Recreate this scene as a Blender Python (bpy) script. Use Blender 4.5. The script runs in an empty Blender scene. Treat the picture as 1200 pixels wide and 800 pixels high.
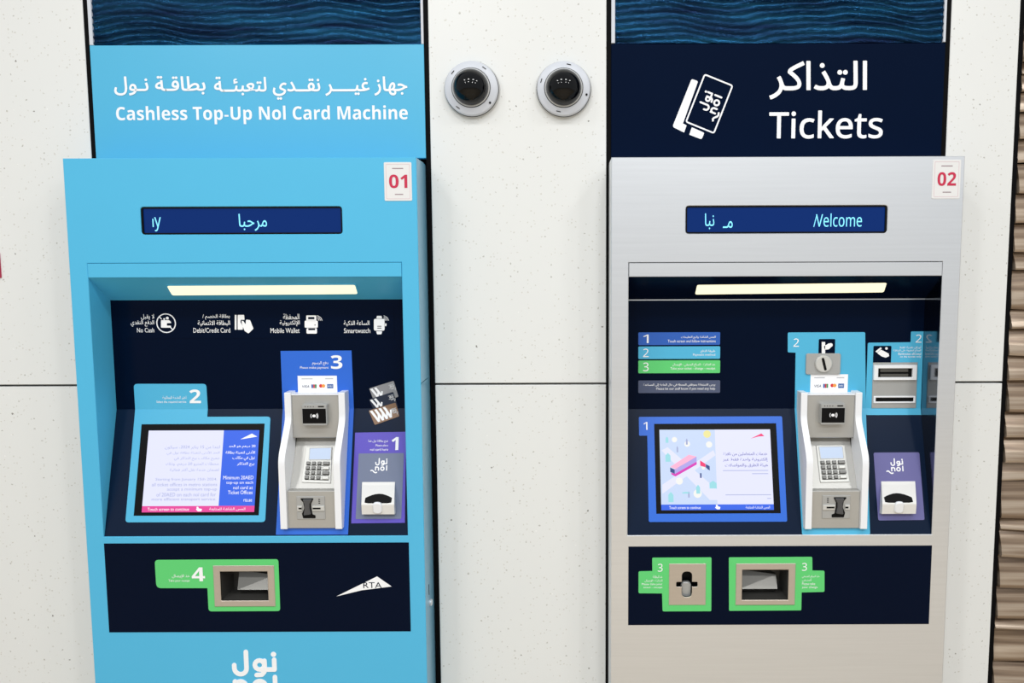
import bpy, bmesh, math, random
from mathutils import Vector, Matrix, geometry, noise
random.seed(7)
SC = bpy.context.scene
COL = SC.collection

# ------------------------------------------------------------------ camera
FPX, PPX, PPY = 960.0, 664.0, 400.0          # focal length and principal point in pixels of a 1200x800 frame
PITCH, ROLL = math.atan(960.0 / 9850.0), 0.0035
DW = 2.016                                    # camera to wall
CAM = Vector((0.0, -DW, 1.50))
_U0 = Vector((0, math.sin(PITCH), math.cos(PITCH)))
_R0 = Vector((1, 0, 0))
CF = Vector((0, math.cos(PITCH), -math.sin(PITCH)))
CR = _R0 * math.cos(ROLL) - _U0 * math.sin(ROLL)
CU = _U0 * math.cos(ROLL) + _R0 * math.sin(ROLL)
cam = bpy.data.cameras.new('camera')
cam_o = bpy.data.objects.new('camera', cam)
COL.objects.link(cam_o)
cam.sensor_fit = 'HORIZONTAL'
cam.sensor_width = 36.0
cam.lens = FPX / 1200.0 * 36.0
cam.shift_x = -(PPX - 600.0) / 1200.0
cam.clip_start = 0.05
m3 = Matrix((CR, CU, -CF)).transposed()
cam_o.matrix_world = Matrix.Translation(CAM) @ m3.to_4x4()
SC.camera = cam_o

# ------------------------------------------------------------------ light
SC.view_settings.view_transform = 'Standard'
SC.view_settings.look = 'None'
SC.view_settings.gamma = 1.0
SC.view_settings.use_curve_mapping = False
SC.view_settings.exposure = 0.12
world = bpy.data.worlds.new('hall')
SC.world = world
world.use_nodes = True
wb = world.node_tree.nodes['Background']
wb.inputs['Color'].default_value = (0.93, 0.97, 1.0, 1)
wb.inputs['Strength'].default_value = 0.56


def downlight(x, y, z, size, power):
    l = bpy.data.lights.new('ceiling_downlight', 'AREA')
    l.shape = 'DISK'
    l.size = size
    l.energy = power
    l.color = (1.0, 1.0, 0.99)
    o = bpy.data.objects.new('ceiling_downlight', l)
    o.location = (x, y, z)
    COL.objects.link(o)


for lx in (-1.5, -0.5, 0.5, 1.5):
    downlight(lx, -1.7, 3.3, 0.35, 11)
for lx in (-2.2, -0.8, 0.8, 2.2):
    downlight(lx, -3.6, 3.3, 0.35, 30)


# ------------------------------------------------------------------ materials
def lin(c):
    return tuple(((v / 255) / 12.92 if v / 255 <= 0.04045 else ((v / 255 + 0.055) / 1.055) ** 2.4) for v in c) + (1,)


MATS = {}


def mat(name, rgb, rough=0.45, metal=0.0, emit=None, estr=0.0, coat=0.0, spec=0.5, vary=0.03, vscale=9.0, stretch=(1, 1, 1), bump=0.0):
    if name in MATS:
        return MATS[name]
    m = bpy.data.materials.new(name)
    m.use_nodes = True
    nt = m.node_tree
    p = nt.nodes['Principled BSDF']
    c = lin(rgb)
    p.inputs['Base Color'].default_value = c
    p.inputs['Roughness'].default_value = rough
    p.inputs['Metallic'].default_value = metal
    p.inputs['Specular IOR Level'].default_value = spec
    p.inputs['Coat Weight'].default_value = coat
    p.inputs['Coat Roughness'].default_value = 0.06
    if emit:
        p.inputs['Emission Color'].default_value = lin(emit)
        p.inputs['Emission Strength'].default_value = estr
    if vary > 0:
        tc = nt.nodes.new('ShaderNodeTexCoord')
        mp = nt.nodes.new('ShaderNodeMapping')
        mp.inputs['Scale'].default_value = stretch
        nz = nt.nodes.new('ShaderNodeTexNoise')
        nz.inputs['Scale'].default_value = vscale
        nz.inputs['Detail'].default_value = 4
        mx = nt.nodes.new('ShaderNodeMix')
        mx.data_type = 'RGBA'
        mx.inputs[6].default_value = tuple(min(1, v * (1 - vary)) for v in c[:3]) + (1,)
        mx.inputs[7].default_value = tuple(min(1, v * (1 + vary)) for v in c[:3]) + (1,)
        nt.links.new(tc.outputs['Object'], mp.inputs['Vector'])
        nt.links.new(mp.outputs['Vector'], nz.inputs['Vector'])
        nt.links.new(nz.outputs['Fac'], mx.inputs[0])
        nt.links.new(mx.outputs[2], p.inputs['Base Color'])
        if bump > 0:
            bp = nt.nodes.new('ShaderNodeBump')
            bp.inputs['Strength'].default_value = bump
            bp.inputs['Distance'].default_value = 0.002
            nt.links.new(nz.outputs['Fac'], bp.inputs['Height'])
            nt.links.new(bp.outputs['Normal'], p.inputs['Normal'])
    MATS[name] = m
    return m


def glow(name, rgb, strength):
    return mat(name, (20, 20, 24), 0.3, emit=rgb, estr=strength, vary=0)


def stone_material():
    m = bpy.data.materials.new('speckled_white_stone')
    m.use_nodes = True
    nt = m.node_tree
    p = nt.nodes['Principled BSDF']
    p.inputs['Roughness'].default_value = 0.3
    p.inputs['Specular IOR Level'].default_value = 0.4
    tc = nt.nodes.new('ShaderNodeTexCoord')
    prev = None
    base = nt.nodes.new('ShaderNodeTexNoise')
    base.inputs['Scale'].default_value = 2.2
    base.inputs['Detail'].default_value = 5
    nt.links.new(tc.outputs['Object'], base.inputs['Vector'])
    mx = nt.nodes.new('ShaderNodeMix')
    mx.data_type = 'RGBA'
    mx.inputs[6].default_value = lin((225, 227, 226))
    mx.inputs[7].default_value = lin((231, 232, 230))
    nt.links.new(base.outputs['Fac'], mx.inputs[0])
    prev = mx.outputs[2]
    warp = nt.nodes.new('ShaderNodeTexNoise')
    warp.inputs['Scale'].default_value = 180
    nt.links.new(tc.outputs['Object'], warp.inputs['Vector'])
    wsc = nt.nodes.new('ShaderNodeVectorMath')
    wsc.operation = 'SCALE'
    wsc.inputs['Scale'].default_value = 0.006
    nt.links.new(warp.outputs['Color'], wsc.inputs[0])
    add = nt.nodes.new('ShaderNodeVectorMath')
    add.operation = 'ADD'
    nt.links.new(tc.outputs['Object'], add.inputs[0])
    nt.links.new(wsc.outputs[0], add.inputs[1])
    for sc, rad, keep, col, fac in ((120, 0.22, 0.70, (196, 193, 184), 0.6), (60, 0.125, 0.74, (150, 145, 134), 0.55), (29, 0.068, 0.85, (92, 86, 78), 0.75), (50, 0.09, 0.90, (250, 250, 248), 0.6)):
        vo = nt.nodes.new('ShaderNodeTexVoronoi')
        vo.inputs['Scale'].default_value = sc
        nt.links.new(add.outputs[0], vo.inputs['Vector'])
        lt = nt.nodes.new('ShaderNodeMath')
        lt.operation = 'LESS_THAN'
        lt.inputs[1].default_value = rad
        nt.links.new(vo.outputs['Distance'], lt.inputs[0])
        sep = nt.nodes.new('ShaderNodeSeparateColor')
        nt.links.new(vo.outputs['Color'], sep.inputs[0])
        gt = nt.nodes.new('ShaderNodeMath')
        gt.operation = 'GREATER_THAN'
        gt.inputs[1].default_value = keep
        nt.links.new(sep.outputs[0], gt.inputs[0])
        mu = nt.nodes.new('ShaderNodeMath')
        mu.operation = 'MULTIPLY'
        nt.links.new(lt.outputs[0], mu.inputs[0])
        nt.links.new(gt.outputs[0], mu.inputs[1])
        m2 = nt.nodes.new('ShaderNodeMath')
        m2.operation = 'MULTIPLY'
        m2.inputs[1].default_value = fac
        nt.links.new(mu.outputs[0], m2.inputs[0])
        mm = nt.nodes.new('ShaderNodeMix')
        mm.data_type = 'RGBA'
        mm.inputs[7].default_value = lin(col)
        nt.links.new(m2.outputs[0], mm.inputs[0])
        nt.links.new(prev, mm.inputs[6])
        prev = mm.outputs[2]
    nt.links.new(prev, p.inputs['Base Color'])
    return m


M_STONE = stone_material()
M_BLACK = mat('black_trim', (5, 5, 7), 0.6, vary=0.1, spec=0.08)
M_SKY = mat('light_blue_paint', (78, 182, 224), 0.38, vary=0.015)
M_SKYPRINT = mat('light_blue_print', (78, 180, 220), 0.35, vary=0.015)
M_SIDE = mat('light_blue_side_paint', (120, 178, 206), 0.3, metal=0.3, vary=0.04, stretch=(1, 1, 0.1))
M_NAVY = mat('navy_acrylic', (3, 14, 36), 0.2, vary=0.06, spec=0.06)
M_NAVYLIT = mat('navy_acrylic_lit', (4, 24, 50), 0.3, vary=0.06, spec=0.2)  # lit copy of the back panel acrylic: ceiling reflection put into colour and gloss
M_NAVYSIGN = mat('navy_sign_print', (3, 17, 42), 0.5, vary=0.05, spec=0.03)
M_STEEL = mat('brushed_steel', (224, 227, 231), 0.34, metal=0.72, vary=0.05, vscale=60, stretch=(0.06, 1, 2.5), bump=0.02)
M_STEELWARM = mat('satin_steel', (196, 186, 174), 0.4, metal=0.6, vary=0.05, vscale=60, stretch=(0.1, 1, 2))
M_STEELDARK = mat('polished_dark_steel', (128, 134, 142), 0.13, metal=1.0, vary=0.03)
M_GREYMETAL = mat('grey_metal', (176, 177, 176), 0.4, metal=0.35, vary=0.06, vscale=40)
M_HOUSING = mat('warm_grey_housing', (184, 183, 179), 0.38, metal=0.5, vary=0.05, vscale=25)
M_RAIL = mat('white_rail_paint', (236, 238, 242), 0.35, vary=0.015)
M_WHITE = mat('white_print', (246, 247, 250), 0.45, vary=0)
M_WHITEPLASTIC = mat('white_plastic', (226, 225, 222), 0.32, vary=0.02)
M_DARK = mat('dark_cavity', (8, 8, 10), 0.4, vary=0.1, spec=0.15)
M_TRAY = mat('tray_steel', (96, 95, 92), 0.35, metal=0.6, vary=0.08, vscale=14)
M_BLUE = mat('royal_blue_print', (38, 104, 214), 0.35, vary=0.015)
M_BLUEPILL = mat('deep_blue_print', (38, 92, 184), 0.35, vary=0.02)
M_GREEN = mat('green_print', (92, 206, 116), 0.38, vary=0.015)
M_PURPLE = mat('violet_print', (92, 78, 190), 0.38, vary=0.02)
M_MAUVE = mat('mauve_print', (104, 102, 158), 0.38, vary=0.02)
M_SLATE = mat('slate_print', (112, 122, 148), 0.4, vary=0.02)
M_SLATEPILL = mat('slate_pill_print', (74, 84, 112), 0.4, vary=0.03)
M_RED = mat('red_print', (196, 34, 72), 0.4, vary=0)
M_PLATE = mat('pale_number_plate', (226, 226, 226), 0.3, vary=0.01)
M_FAINT = mat('faint_grey_print', (150, 130, 136), 0.5, vary=0)
M_GOLDCARD = mat('bronze_card_print', (140, 108, 84), 0.4, vary=0.08, vscale=50)
M_SILVERCARD = mat('silver_card_print', (142, 142, 146), 0.4, vary=0.05, vscale=50)
M_NAVYCARD = mat('navy_card_print', (20, 34, 58), 0.4, vary=0.05)
M_KEY = mat('metal_key', (112, 112, 110), 0.35, metal=0.5, vary=0.05)
M_KEYPAD = mat('keypad_plate', (206, 206, 202), 0.38, metal=0.25, vary=0.04)
M_LIGHTGREY = mat('camera_ring_plastic', (206, 210, 218), 0.35, vary=0.02)
M_DOME = mat('smoked_dome', (4, 5, 7), 0.05, vary=0, spec=0.3)
M_GASKET = mat('grey_gasket', (196, 197, 196), 0.5, vary=0.05)
G_LAMP = glow('warm_lamp_diffuser', (255, 246, 206), 1.15)
G_SCREEN = glow('screen_white', (222, 224, 250), 1.0)
G_SCREENHOT = glow('screen_bright_white', (250, 250, 255), 1.0)
G_SCREENBLUE = glow('screen_blue', (44, 96, 226), 1.0)
G_SCREENPINK = glow('screen_pink', (226, 64, 150), 1.0)
G_SCREENTEXT = glow('screen_grey_text', (160, 168, 205), 1.0)
G_SCREENNAVYTEXT = glow('screen_violet_text', (88, 84, 160), 1.0)
G_SCREENWHITETEXT = glow('screen_white_text', (250, 250, 255), 1.0)
G_SCREENPALE = glow('screen_pale_blue', (196, 212, 240), 1.0)
G_SCREENTEAL = glow('screen_teal', (150, 214, 222), 1.0)
G_SCREENCREAM = glow('screen_cream', (236, 236, 232), 1.0)
G_SCREENYELLOW = glow('screen_yellow', (232, 224, 150), 1.0)
G_SCREENROSE = glow('screen_rose', (248, 176, 206), 1.0)
G_SCREENLILAC = glow('screen_lilac', (170, 160, 226), 1.0)
G_SCREENMAGENTA = glow('screen_magenta', (212, 46, 176), 1.0)
G_SCREENINK = glow('screen_ink', (40, 66, 130), 1.0)
G_SCREENREDPINK = glow('screen_red', (236, 52, 110), 1.0)
G_LCD = glow('pale_lcd', (196, 214, 240), 0.9)
G_VFDTEXT = glow('cyan_display_text', (130, 226, 250), 1.3)
G_VFD = mat('blue_display_glass', (4, 20, 56), 0.18, emit=(8, 44, 110), estr=0.75, vary=0, spec=0.12)


def wood_material():
    m = bpy.data.materials.new('brown_streaked_laminate')
    m.use_nodes = True
    nt = m.node_tree
    p = nt.nodes['Principled BSDF']
    p.inputs['Roughness'].default_value = 0.28
    p.inputs['Metallic'].default_value = 0.25
    tc = nt.nodes.new('ShaderNodeTexCoord')
    mp = nt.nodes.new('ShaderNodeMapping')
    mp.inputs['Scale'].default_value = (0.8, 20, 55)
    nz = nt.nodes.new('ShaderNodeTexNoise')
    nz.inputs['Scale'].default_value = 1.0
    nz.inputs['Detail'].default_value = 6
    rp = nt.nodes.new('ShaderNodeValToRGB')
    rp.color_ramp.elements[0].position = 0.3
    rp.color_ramp.elements[0].color = lin((92, 74, 60))
    rp.color_ramp.elements[1].position = 0.72
    rp.color_ramp.elements[1].color = lin((190, 174, 156))
    e = rp.color_ramp.elements.new(0.5)
    e.color = lin((140, 120, 100))
    nt.links.new(tc.outputs['Object'], mp.inputs['Vector'])
    nt.links.new(mp.outputs['Vector'], nz.inputs['Vector'])
    nt.links.new(nz.outputs['Fac'], rp.inputs['Fac'])
    nt.links.new(rp.outputs['Color'], p.inputs['Base Color'])
    return m


def wave_material():
    m = bpy.data.materials.new('deep_blue_wave_glass')
    m.use_nodes = True
    nt = m.node_tree
    p = nt.nodes['Principled BSDF']
    p.inputs['Roughness'].default_value = 0.2
    p.inputs['Metallic'].default_value = 0.85
    tc = nt.nodes.new('ShaderNodeTexCoord')
    mp = nt.nodes.new('ShaderNodeMapping')
    mp.inputs['Scale'].default_value = (3, 30, 50)
    nz = nt.nodes.new('ShaderNodeTexNoise')
    nz.inputs['Scale'].default_value = 1
    nz.inputs['Detail'].default_value = 5
    rp = nt.nodes.new('ShaderNodeValToRGB')
    rp.color_ramp.elements[0].position = 0.35
    rp.color_ramp.elements[0].color = lin((5, 28, 62))
    rp.color_ramp.elements[1].position = 0.75
    rp.color_ramp.elements[1].color = lin((26, 90, 130))
    nt.links.new(tc.outputs['Object'], mp.inputs['Vector'])
    nt.links.new(mp.outputs['Vector'], nz.inputs['Vector'])
    nt.links.new(nz.outputs['Fac'], rp.inputs['Fac'])
    nt.links.new(rp.outputs['Color'], p.inputs['Base Color'])
    n2 = nt.nodes.new('ShaderNodeTexNoise')
    n2.inputs['Scale'].default_value = 260
    n2.inputs['Detail'].default_value = 2
    nt.links.new(tc.outputs['Object'], n2.inputs['Vector'])
    bp = nt.nodes.new('ShaderNodeBump')
    bp.inputs['Strength'].default_value = 0.8
    bp.inputs['Distance'].default_value = 0.003
    nt.links.new(n2.outputs['Fac'], bp.inputs['Height'])
    nt.links.new(bp.outputs['Normal'], p.inputs['Normal'])
    return m


M_WOOD = wood_material()
M_WAVE = wave_material()
M_FLOOR = mat('beige_floor_stone', (196, 178, 152), 0.3, vary=0.06, vscale=3)


# ------------------------------------------------------------------ frames
class Frame:
    """a plane: u to the right, v up along the plane, w out of it"""
    def __init__(s, O, u, v):
        s.O, s.u, s.v = Vector(O), Vector(u).normalized(), Vector(v).normalized()
        s.n = s.u.cross(s.v)

    def W(s, u, v, w=0.0):
        return s.O + s.u * u + s.v * v + s.n * w

    def pix(s, x, y, w=0.0):
        r = CF + CR * ((x - PPX) / FPX) + CU * (-(y - PPY) / FPX)
        P0 = s.O + s.n * w
        t = (P0 - CAM).dot(s.n) / r.dot(s.n)
        d = CAM + r * t - s.O
        return (d.dot(s.u), d.dot(s.v))

    def rect(s, x0, y0, x1, y1, w=0.0):
        xm, ym = (x0 + x1) / 2, (y0 + y1) / 2
        return (s.pix(x0, ym, w)[0], s.pix(xm, y1, w)[1], s.pix(x1, ym, w)[0], s.pix(xm, y0, w)[1])   # u0 v0 u1 v1


def wallframe(Y):
    return Frame((0, Y, 0), (1, 0, 0), (0, 0, 1))


YF, YB = -0.121, -0.034
WL, FR, BK = wallframe(0.0), wallframe(YF), wallframe(YB)


def rloop(u0, v0, u1, v1, r=0.0, seg=4):
    if r <= 0:
        return [(u0, v0), (u1, v0), (u1, v1), (u0, v1)]
    return rpoly([(u0, v0), (u1, v0), (u1, v1), (u0, v1)], r, seg)


def rpoly(pts, r, seg=4):
    out = []
    n = len(pts)
    for i in range(n):
        p0, p1, p2 = Vector(pts[i - 1]), Vector(pts[i]), Vector(pts[(i + 1) % n])
        ri = r[i] if isinstance(r, (list, tuple)) else r
        a, b = (p0 - p1), (p2 - p1)
        la, lb = a.length, b.length
        if ri <= 0 or la < 1e-9 or lb < 1e-9:
            out.append(tuple(p1))
            continue
        a, b = a / la, b / lb
        ang = max(1e-3, min(math.pi - 1e-3, math.acos(max(-1, min(1, a.dot(b))))))
        d = min(ri / math.tan(ang / 2), la * 0.49, lb * 0.49)
        s, e = p1 + a * d, p1 + b * d
        for k in range(seg + 1):
            t = k / seg
            q = s * (1 - t) ** 2 + p1 * 2 * t * (1 - t) + e * t ** 2
            out.append(tuple(q))
    return out


def inset(r, d):
    return (r[0] + d, r[1] + d, r[2] - d, r[3] - d)


def circle(cu, cv, r, n=32, ry=None):
    return [(cu + r * math.cos(2 * math.pi * k / n), cv + (ry or r) * math.sin(2 * math.pi * k / n)) for k in range(n)]


def area2(l):
    return sum(l[i - 1][0] * l[i][1] - l[i][0] * l[i - 1][1] for i in range(len(l)))


def shrink(loop, d):
    """offset a loop inwards by d (loop taken counter-clockwise)"""
    n = len(loop)
    out = []
    for i in range(n):
        p0, p1, p2 = Vector(loop[i - 1]), Vector(loop[i]), Vector(loop[(i + 1) % n])
        e1, e2 = p1 - p0, p2 - p1
        if e1.length < 1e-9 or e2.length < 1e-9:
            out.append(tuple(p1))
            continue
        n1 = Vector((-e1.y, e1.x)).normalized()
        n2 = Vector((-e2.y, e2.x)).normalized()
        m = n1 + n2
        if m.length < 1e-6:
            out.append(tuple(p1))
            continue
        m.normalize()
        out.append(tuple(p1 + m * d / max(0.35, m.dot(n1))))
    return out


def clip(loop, keep_above, c=0.0):
    out = []
    n = len(loop)
    for i in range(n):
        a, b = loop[i - 1], loop[i]
        ia, ib = (a[1] >= c) == keep_above, (b[1] >= c) == keep_above
        if ia != ib:
            t = (c - a[1]) / (b[1] - a[1])
            out.append((a[0] + (b[0] - a[0]) * t, c))
        if ib:
            out.append(b)
    return out


class MB:
    def __init__(s):
        s.v, s.f, s.smooth = [], [], False

    def prism(s, fr, loops, w0, w1, ch=0.0):
        if isinstance(loops[0][0], (int, float)):
            loops = [loops]
        L = []
        for i, l in enumerate(loops):
            if (area2(l) > 0) != (i == 0):
                l = l[::-1]
            L.append(l)
        tri = geometry.tessellate_polygon([[Vector((p[0], p[1], 0)) for p in l] for l in L])
        tops = [shrink(l, ch) for l in L] if ch > 0 else L
        b0 = len(s.v)
        for l in L:
            s.v += [fr.W(p[0], p[1], w0) for p in l]
        b1 = len(s.v)
        for l in tops:
            s.v += [fr.W(p[0], p[1], w1) for p in l]
        rows = [b0, b1]
        if ch > 0:
            bm_ = len(s.v)
            for l in L:
                s.v += [fr.W(p[0], p[1], w1 - (ch if w1 > w0 else -ch)) for p in l]
            rows = [b0, bm_, b1]
        for t in tri:
            s.f.append((b1 + t[0], b1 + t[1], b1 + t[2]))
            s.f.append((b0 + t[2], b0 + t[1], b0 + t[0]))
        for ra, rb in zip(rows[:-1], rows[1:]):
            off = 0
            for l in L:
                n = len(l)
                for i in range(n):
                    j = (i + 1) % n
                    s.f.append((ra + off + i, ra + off + j, rb + off + j, rb + off + i))
                off += n
        return s

    def box(s, fr, r, w0, w1, ch=0.0):
        return s.prism(fr, rloop(*r), w0, w1, ch)

    def bent(s, m, loop, w0, w1, holes=()):
        """a sheet laid over the back panel and folded on to the console below it"""
        up = clip(loop, True)
        dn = clip(loop, False)
        if len(up) > 2:
            s.prism(m.bkc, up, w0, w1)
        if len(dn) > 2:
            s.prism(m.cs, [dn] + list(holes), w0, w1)
        return s

    def stroke(s, fr, pts, width, w0, w1, cap=6):
        P = [Vector(p) for p in pts]
        h = width / 2
        n = len(P)
        left, right = [], []
        for i in range(n):
            d = (P[min(i + 1, n - 1)] - P[max(i - 1, 0)]).normalized()
            q = Vector((-d.y, d.x)) * h
            left.append(tuple(P[i] + q))
            right.append(tuple(P[i] - q))

        def capf(c, d):
            a0 = math.atan2(d.x, -d.y)
            return [(c.x + h * math.cos(a0 - math.pi * k / cap), c.y + h * math.sin(a0 - math.pi * k / cap)) for k in range(1, cap)]
        s.k = getattr(s, 'k', 0) + 1
        dz = 0.00016 * (s.k % 8)
        ring = (P[0] - P[-1]).length < 1e-6 and n > 4
        if ring:
            C = sum((p for p in P[:-1]), Vector((0, 0))) / (n - 1)
            big = [tuple(C + (p - C) * (1 + h / (p - C).length)) for p in P[:-1]]
            sml = [tuple(C + (p - C) * (1 - h / (p - C).length)) for p in P[:-1]]
            return s.prism(fr, [big, sml], w0, w1 + dz)
        for i in range(n - 1):
            d = (P[i + 1] - P[i]).normalized()
            q = Vector((-d.y, d.x)) * h
            s.prism(fr, [tuple(P[i] + q), tuple(P[i] - q), tuple(P[i + 1] - q), tuple(P[i + 1] + q)], w0, w1 + dz + 0.000008 * (i % 9))
        for i in range(n):
            s.prism(fr, circle(P[i].x, P[i].y, h, 12), w0, w1 + dz + 0.000008 * (i % 9) + 0.000075)
        return s

    def lathe(s, fr, cu, cv, prof, n=48, cap=True):
        """prof: list of (radius, w)"""
        s.smooth = True
        b = len(s.v)
        for r, w in prof:
            for k in range(n):
                a = 2 * math.pi * k / n
                s.v.append(fr.W(cu + r * math.cos(a), cv + r * math.sin(a), w))
        for i in range(len(prof) - 1):
            for k in range(n):
                j = (k + 1) % n
                s.f.append((b + i * n + k, b + i * n + j, b + (i + 1) * n + j, b + (i + 1) * n + k))
        if cap:
            s.f.append(tuple(b + (len(prof) - 1) * n + k for k in range(n)))
            s.f.append(tuple(b + k for k in range(n))[::-1])
        return s

    def build(s, name, m, parent=None, label=None):
        me = bpy.data.meshes.new(name)
        lo = [min(v[i] for v in s.v) for i in range(3)]
        hi = [max(v[i] for v in s.v) for i in range(3)]
        c = Vector([(a + b) / 2 for a, b in zip(lo, hi)])
        me.from_pydata([tuple(v - c) for v in s.v], [], s.f)
        bm = bmesh.new()
        bm.from_mesh(me)
        bmesh.ops.recalc_face_normals(bm, faces=bm.faces)
        bm.to_mesh(me)
        bm.free()
        if s.smooth:
            me.shade_smooth()
            me.set_sharp_from_angle(angle=math.radians(32))
        me.materials.append(m)
        return place(name, me, c, parent, label)


WORLDLOC = {}


def place(name, data, c, parent=None, label=None):
    o = bpy.data.objects.new(name, data)
    COL.objects.link(o)
    if parent:
        o.parent = parent
        o.location = c - WORLDLOC[parent.name]
    else:
        o.location = c
    WORLDLOC[o.name] = Vector(c)
    if label:
        o['label'] = label
    return o


def thing(name, label, cat, loc, group=None):
    o = place(name, None, Vector(loc))
    o.empty_display_size = 0.05
    return tag(o, label, cat, group)


def tag(o, label, cat, group=None, kind=None):
    if label:
        o['label'] = label
    if cat:
        o['category'] = cat
    if group:
        o['group'] = group
    if kind:
        o['kind'] = kind
    return o


def part(name, m, parent, fr, loops, w0, w1, ch=0.0, label=None):
    return MB().prism(fr, loops, w0, w1, ch).build(name, m, parent, label)


# ------------------------------------------------------------------ lettering
_A = {}
for ch, base, n in (('آ', 0xFE81, 2), ('أ', 0xFE83, 2), ('ؤ', 0xFE85, 2), ('إ', 0xFE87, 2), ('ئ', 0xFE89, 4), ('ا', 0xFE8D, 2),
                    ('ب', 0xFE8F, 4), ('ة', 0xFE93, 2), ('ت', 0xFE95, 4), ('ث', 0xFE99, 4), ('ج', 0xFE9D, 4), ('ح', 0xFEA1, 4),
                    ('خ', 0xFEA5, 4), ('د', 0xFEA9, 2), ('ذ', 0xFEAB, 2), ('ر', 0xFEAD, 2), ('ز', 0xFEAF, 2), ('س', 0xFEB1, 4),
                    ('ش', 0xFEB5, 4), ('ص', 0xFEB9, 4), ('ض', 0xFEBD, 4), ('ط', 0xFEC1, 4), ('ظ', 0xFEC5, 4), ('ع', 0xFEC9, 4),
                    ('غ', 0xFECD, 4), ('ف', 0xFED1, 4), ('ق', 0xFED5, 4), ('ك', 0xFED9, 4), ('ل', 0xFEDD, 4), ('م', 0xFEE1, 4),
                    ('ن', 0xFEE5, 4), ('ه', 0xFEE9, 4), ('و', 0xFEED, 2), ('ى', 0xFEEF, 2), ('ي', 0xFEF1, 4)):
    _A[ch] = (base, n)
_LA = {'ا': 0xFEFB, 'أ': 0xFEF7, 'إ': 0xFEF9, 'آ': 0xFEF5}


def arabic(s):
    """join the letters and put them in drawing order (the text object does neither)"""
    out = []
    i = 0
    while i < len(s):
        c = s[i]
        if c == 'ـ':
            out.append(c)
            i += 1
            continue
        if c not in _A:
            out.append(c)
            i += 1
            continue
        prev = s[i - 1] if i else ' '
        pj = prev == 'ـ' or (prev in _A and _A[prev][1] == 4 and not (prev == 'ل' and False))
        if c == 'ل' and i + 1 < len(s) and s[i + 1] in _LA:
            out.append(chr(_LA[s[i + 1]] + (1 if pj else 0)))
            i += 2
            continue
        nxt = s[i + 1] if i + 1 < len(s) else ' '
        base, n = _A[c]
        nj = n == 4 and (nxt in _A or nxt == 'ـ')
        k = (3 if nj else 1) if pj else (2 if nj else 0)
        out.append(chr(base + k))
        i += 1
    vis = ''.join(out)[::-1]
    res, run = '', ''
    for c in vis:                       # numbers keep their own direction
        if c.isdigit() and ord(c) < 128:
            run += c
        else:
            res += run[::-1] + c
            run = ''
    return res + run[::-1]


def is_ar(s):
    return any(c in _A for c in s)


def sans(s, heavy):
    """plain Latin letters and digits in their sans-serif variants (upright, even strokes)"""
    o = ''
    for c in s:
        if 'A' <= c <= 'Z':
            c = chr((0x1D5D4 if heavy else 0x1D5A0) + ord(c) - 65)
        elif 'a' <= c <= 'z':
            c = chr((0x1D5EE if heavy else 0x1D5BA) + ord(c) - 97)
        elif '0' <= c <= '9':
            c = chr((0x1D7EC if heavy else 0x1D7E2) + ord(c) - 48)
        o += c
    return o


_GL = {}


def glyphs(body, bold, slant):
    if (body, bold, slant) not in _GL:
        _GL[(body, bold, slant)] = _glyphs(body, bold, slant)
    return _GL[(body, bold, slant)]


def _glyphs(body, bold, slant):
    cu = bpy.data.curves.new('lettering', 'FONT')
    cu.body = body
    cu.extrude = 0.05
    cu.offset = bold
    cu.shear = slant
    cu.resolution_u = 3
    o = bpy.data.objects.new('lettering_curve', cu)
    me = bpy.data.meshes.new_from_object(o)
    bpy.data.objects.remove(o)
    bpy.data.curves.remove(cu)
    V_ = [tuple(v.co) for v in me.vertices]
    F_ = [tuple(p.vertices) for p in me.polygons]
    bpy.data.meshes.remove(me)
    return V_, F_


def contours(body):
    """letter outlines filled one by one, so that outlines that overlap stay solid"""
    cu = bpy.data.curves.new('lettering', 'FONT')
    cu.body = body
    o = bpy.data.objects.new('lettering_curve', cu)
    COL.objects.link(o)
    c = o.to_curve(bpy.context.evaluated_depsgraph_get())
    loops = []
    for sp in c.splines:
        bz = sp.bezier_points
        pts = []
        for i in range(len(bz)):
            a, b = bz[i], bz[(i + 1) % len(bz)]
            seg = geometry.interpolate_bezier(a.co, a.handle_right, b.handle_left, b.co, 6)[:-1]
            if (a.handle_right - a.co).cross(b.co - a.co).length < 1e-9 and (b.handle_left - b.co).cross(b.co - a.co).length < 1e-9:
                seg = [a.co]
            for p in seg:
                q = (p[0], p[1])
                if not pts or (abs(pts[-1][0] - q[0]) + abs(pts[-1][1] - q[1])) > 1e-5:
                    pts.append(q)
        if len(pts) > 2:
            loops.append(pts)
    o.to_curve_clear()
    bpy.data.objects.remove(o)
    bpy.data.curves.remove(cu)
    big_ = max(loops, key=lambda l: abs(area2(l)))
    sgn = area2(big_) > 0

    def inside(p, l):
        k = False
        for i in range(len(l)):
            a, b = l[i - 1], l[i]
            if (a[1] > p[1]) != (b[1] > p[1]) and p[0] < (b[0] - a[0]) * (p[1] - a[1]) / (b[1] - a[1]) + a[0]:
                k = not k
        return k
    V_, F_ = [], []
    holes = [l for l in loops if (area2(l) > 0) != sgn]
    for l in loops:
        if (area2(l) > 0) != sgn:
            continue
        grp = [l] + [h for h in holes if inside(h[0], l)]
        b = len(V_)
        for g in grp:
            V_ += [(p[0], p[1], 0.05) for p in g]
        F_ += [tuple(b + i for i in t_) for t_ in geometry.tessellate_polygon([[Vector((p[0], p[1], 0)) for p in g] for g in grp])]
    return V_, F_


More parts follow.
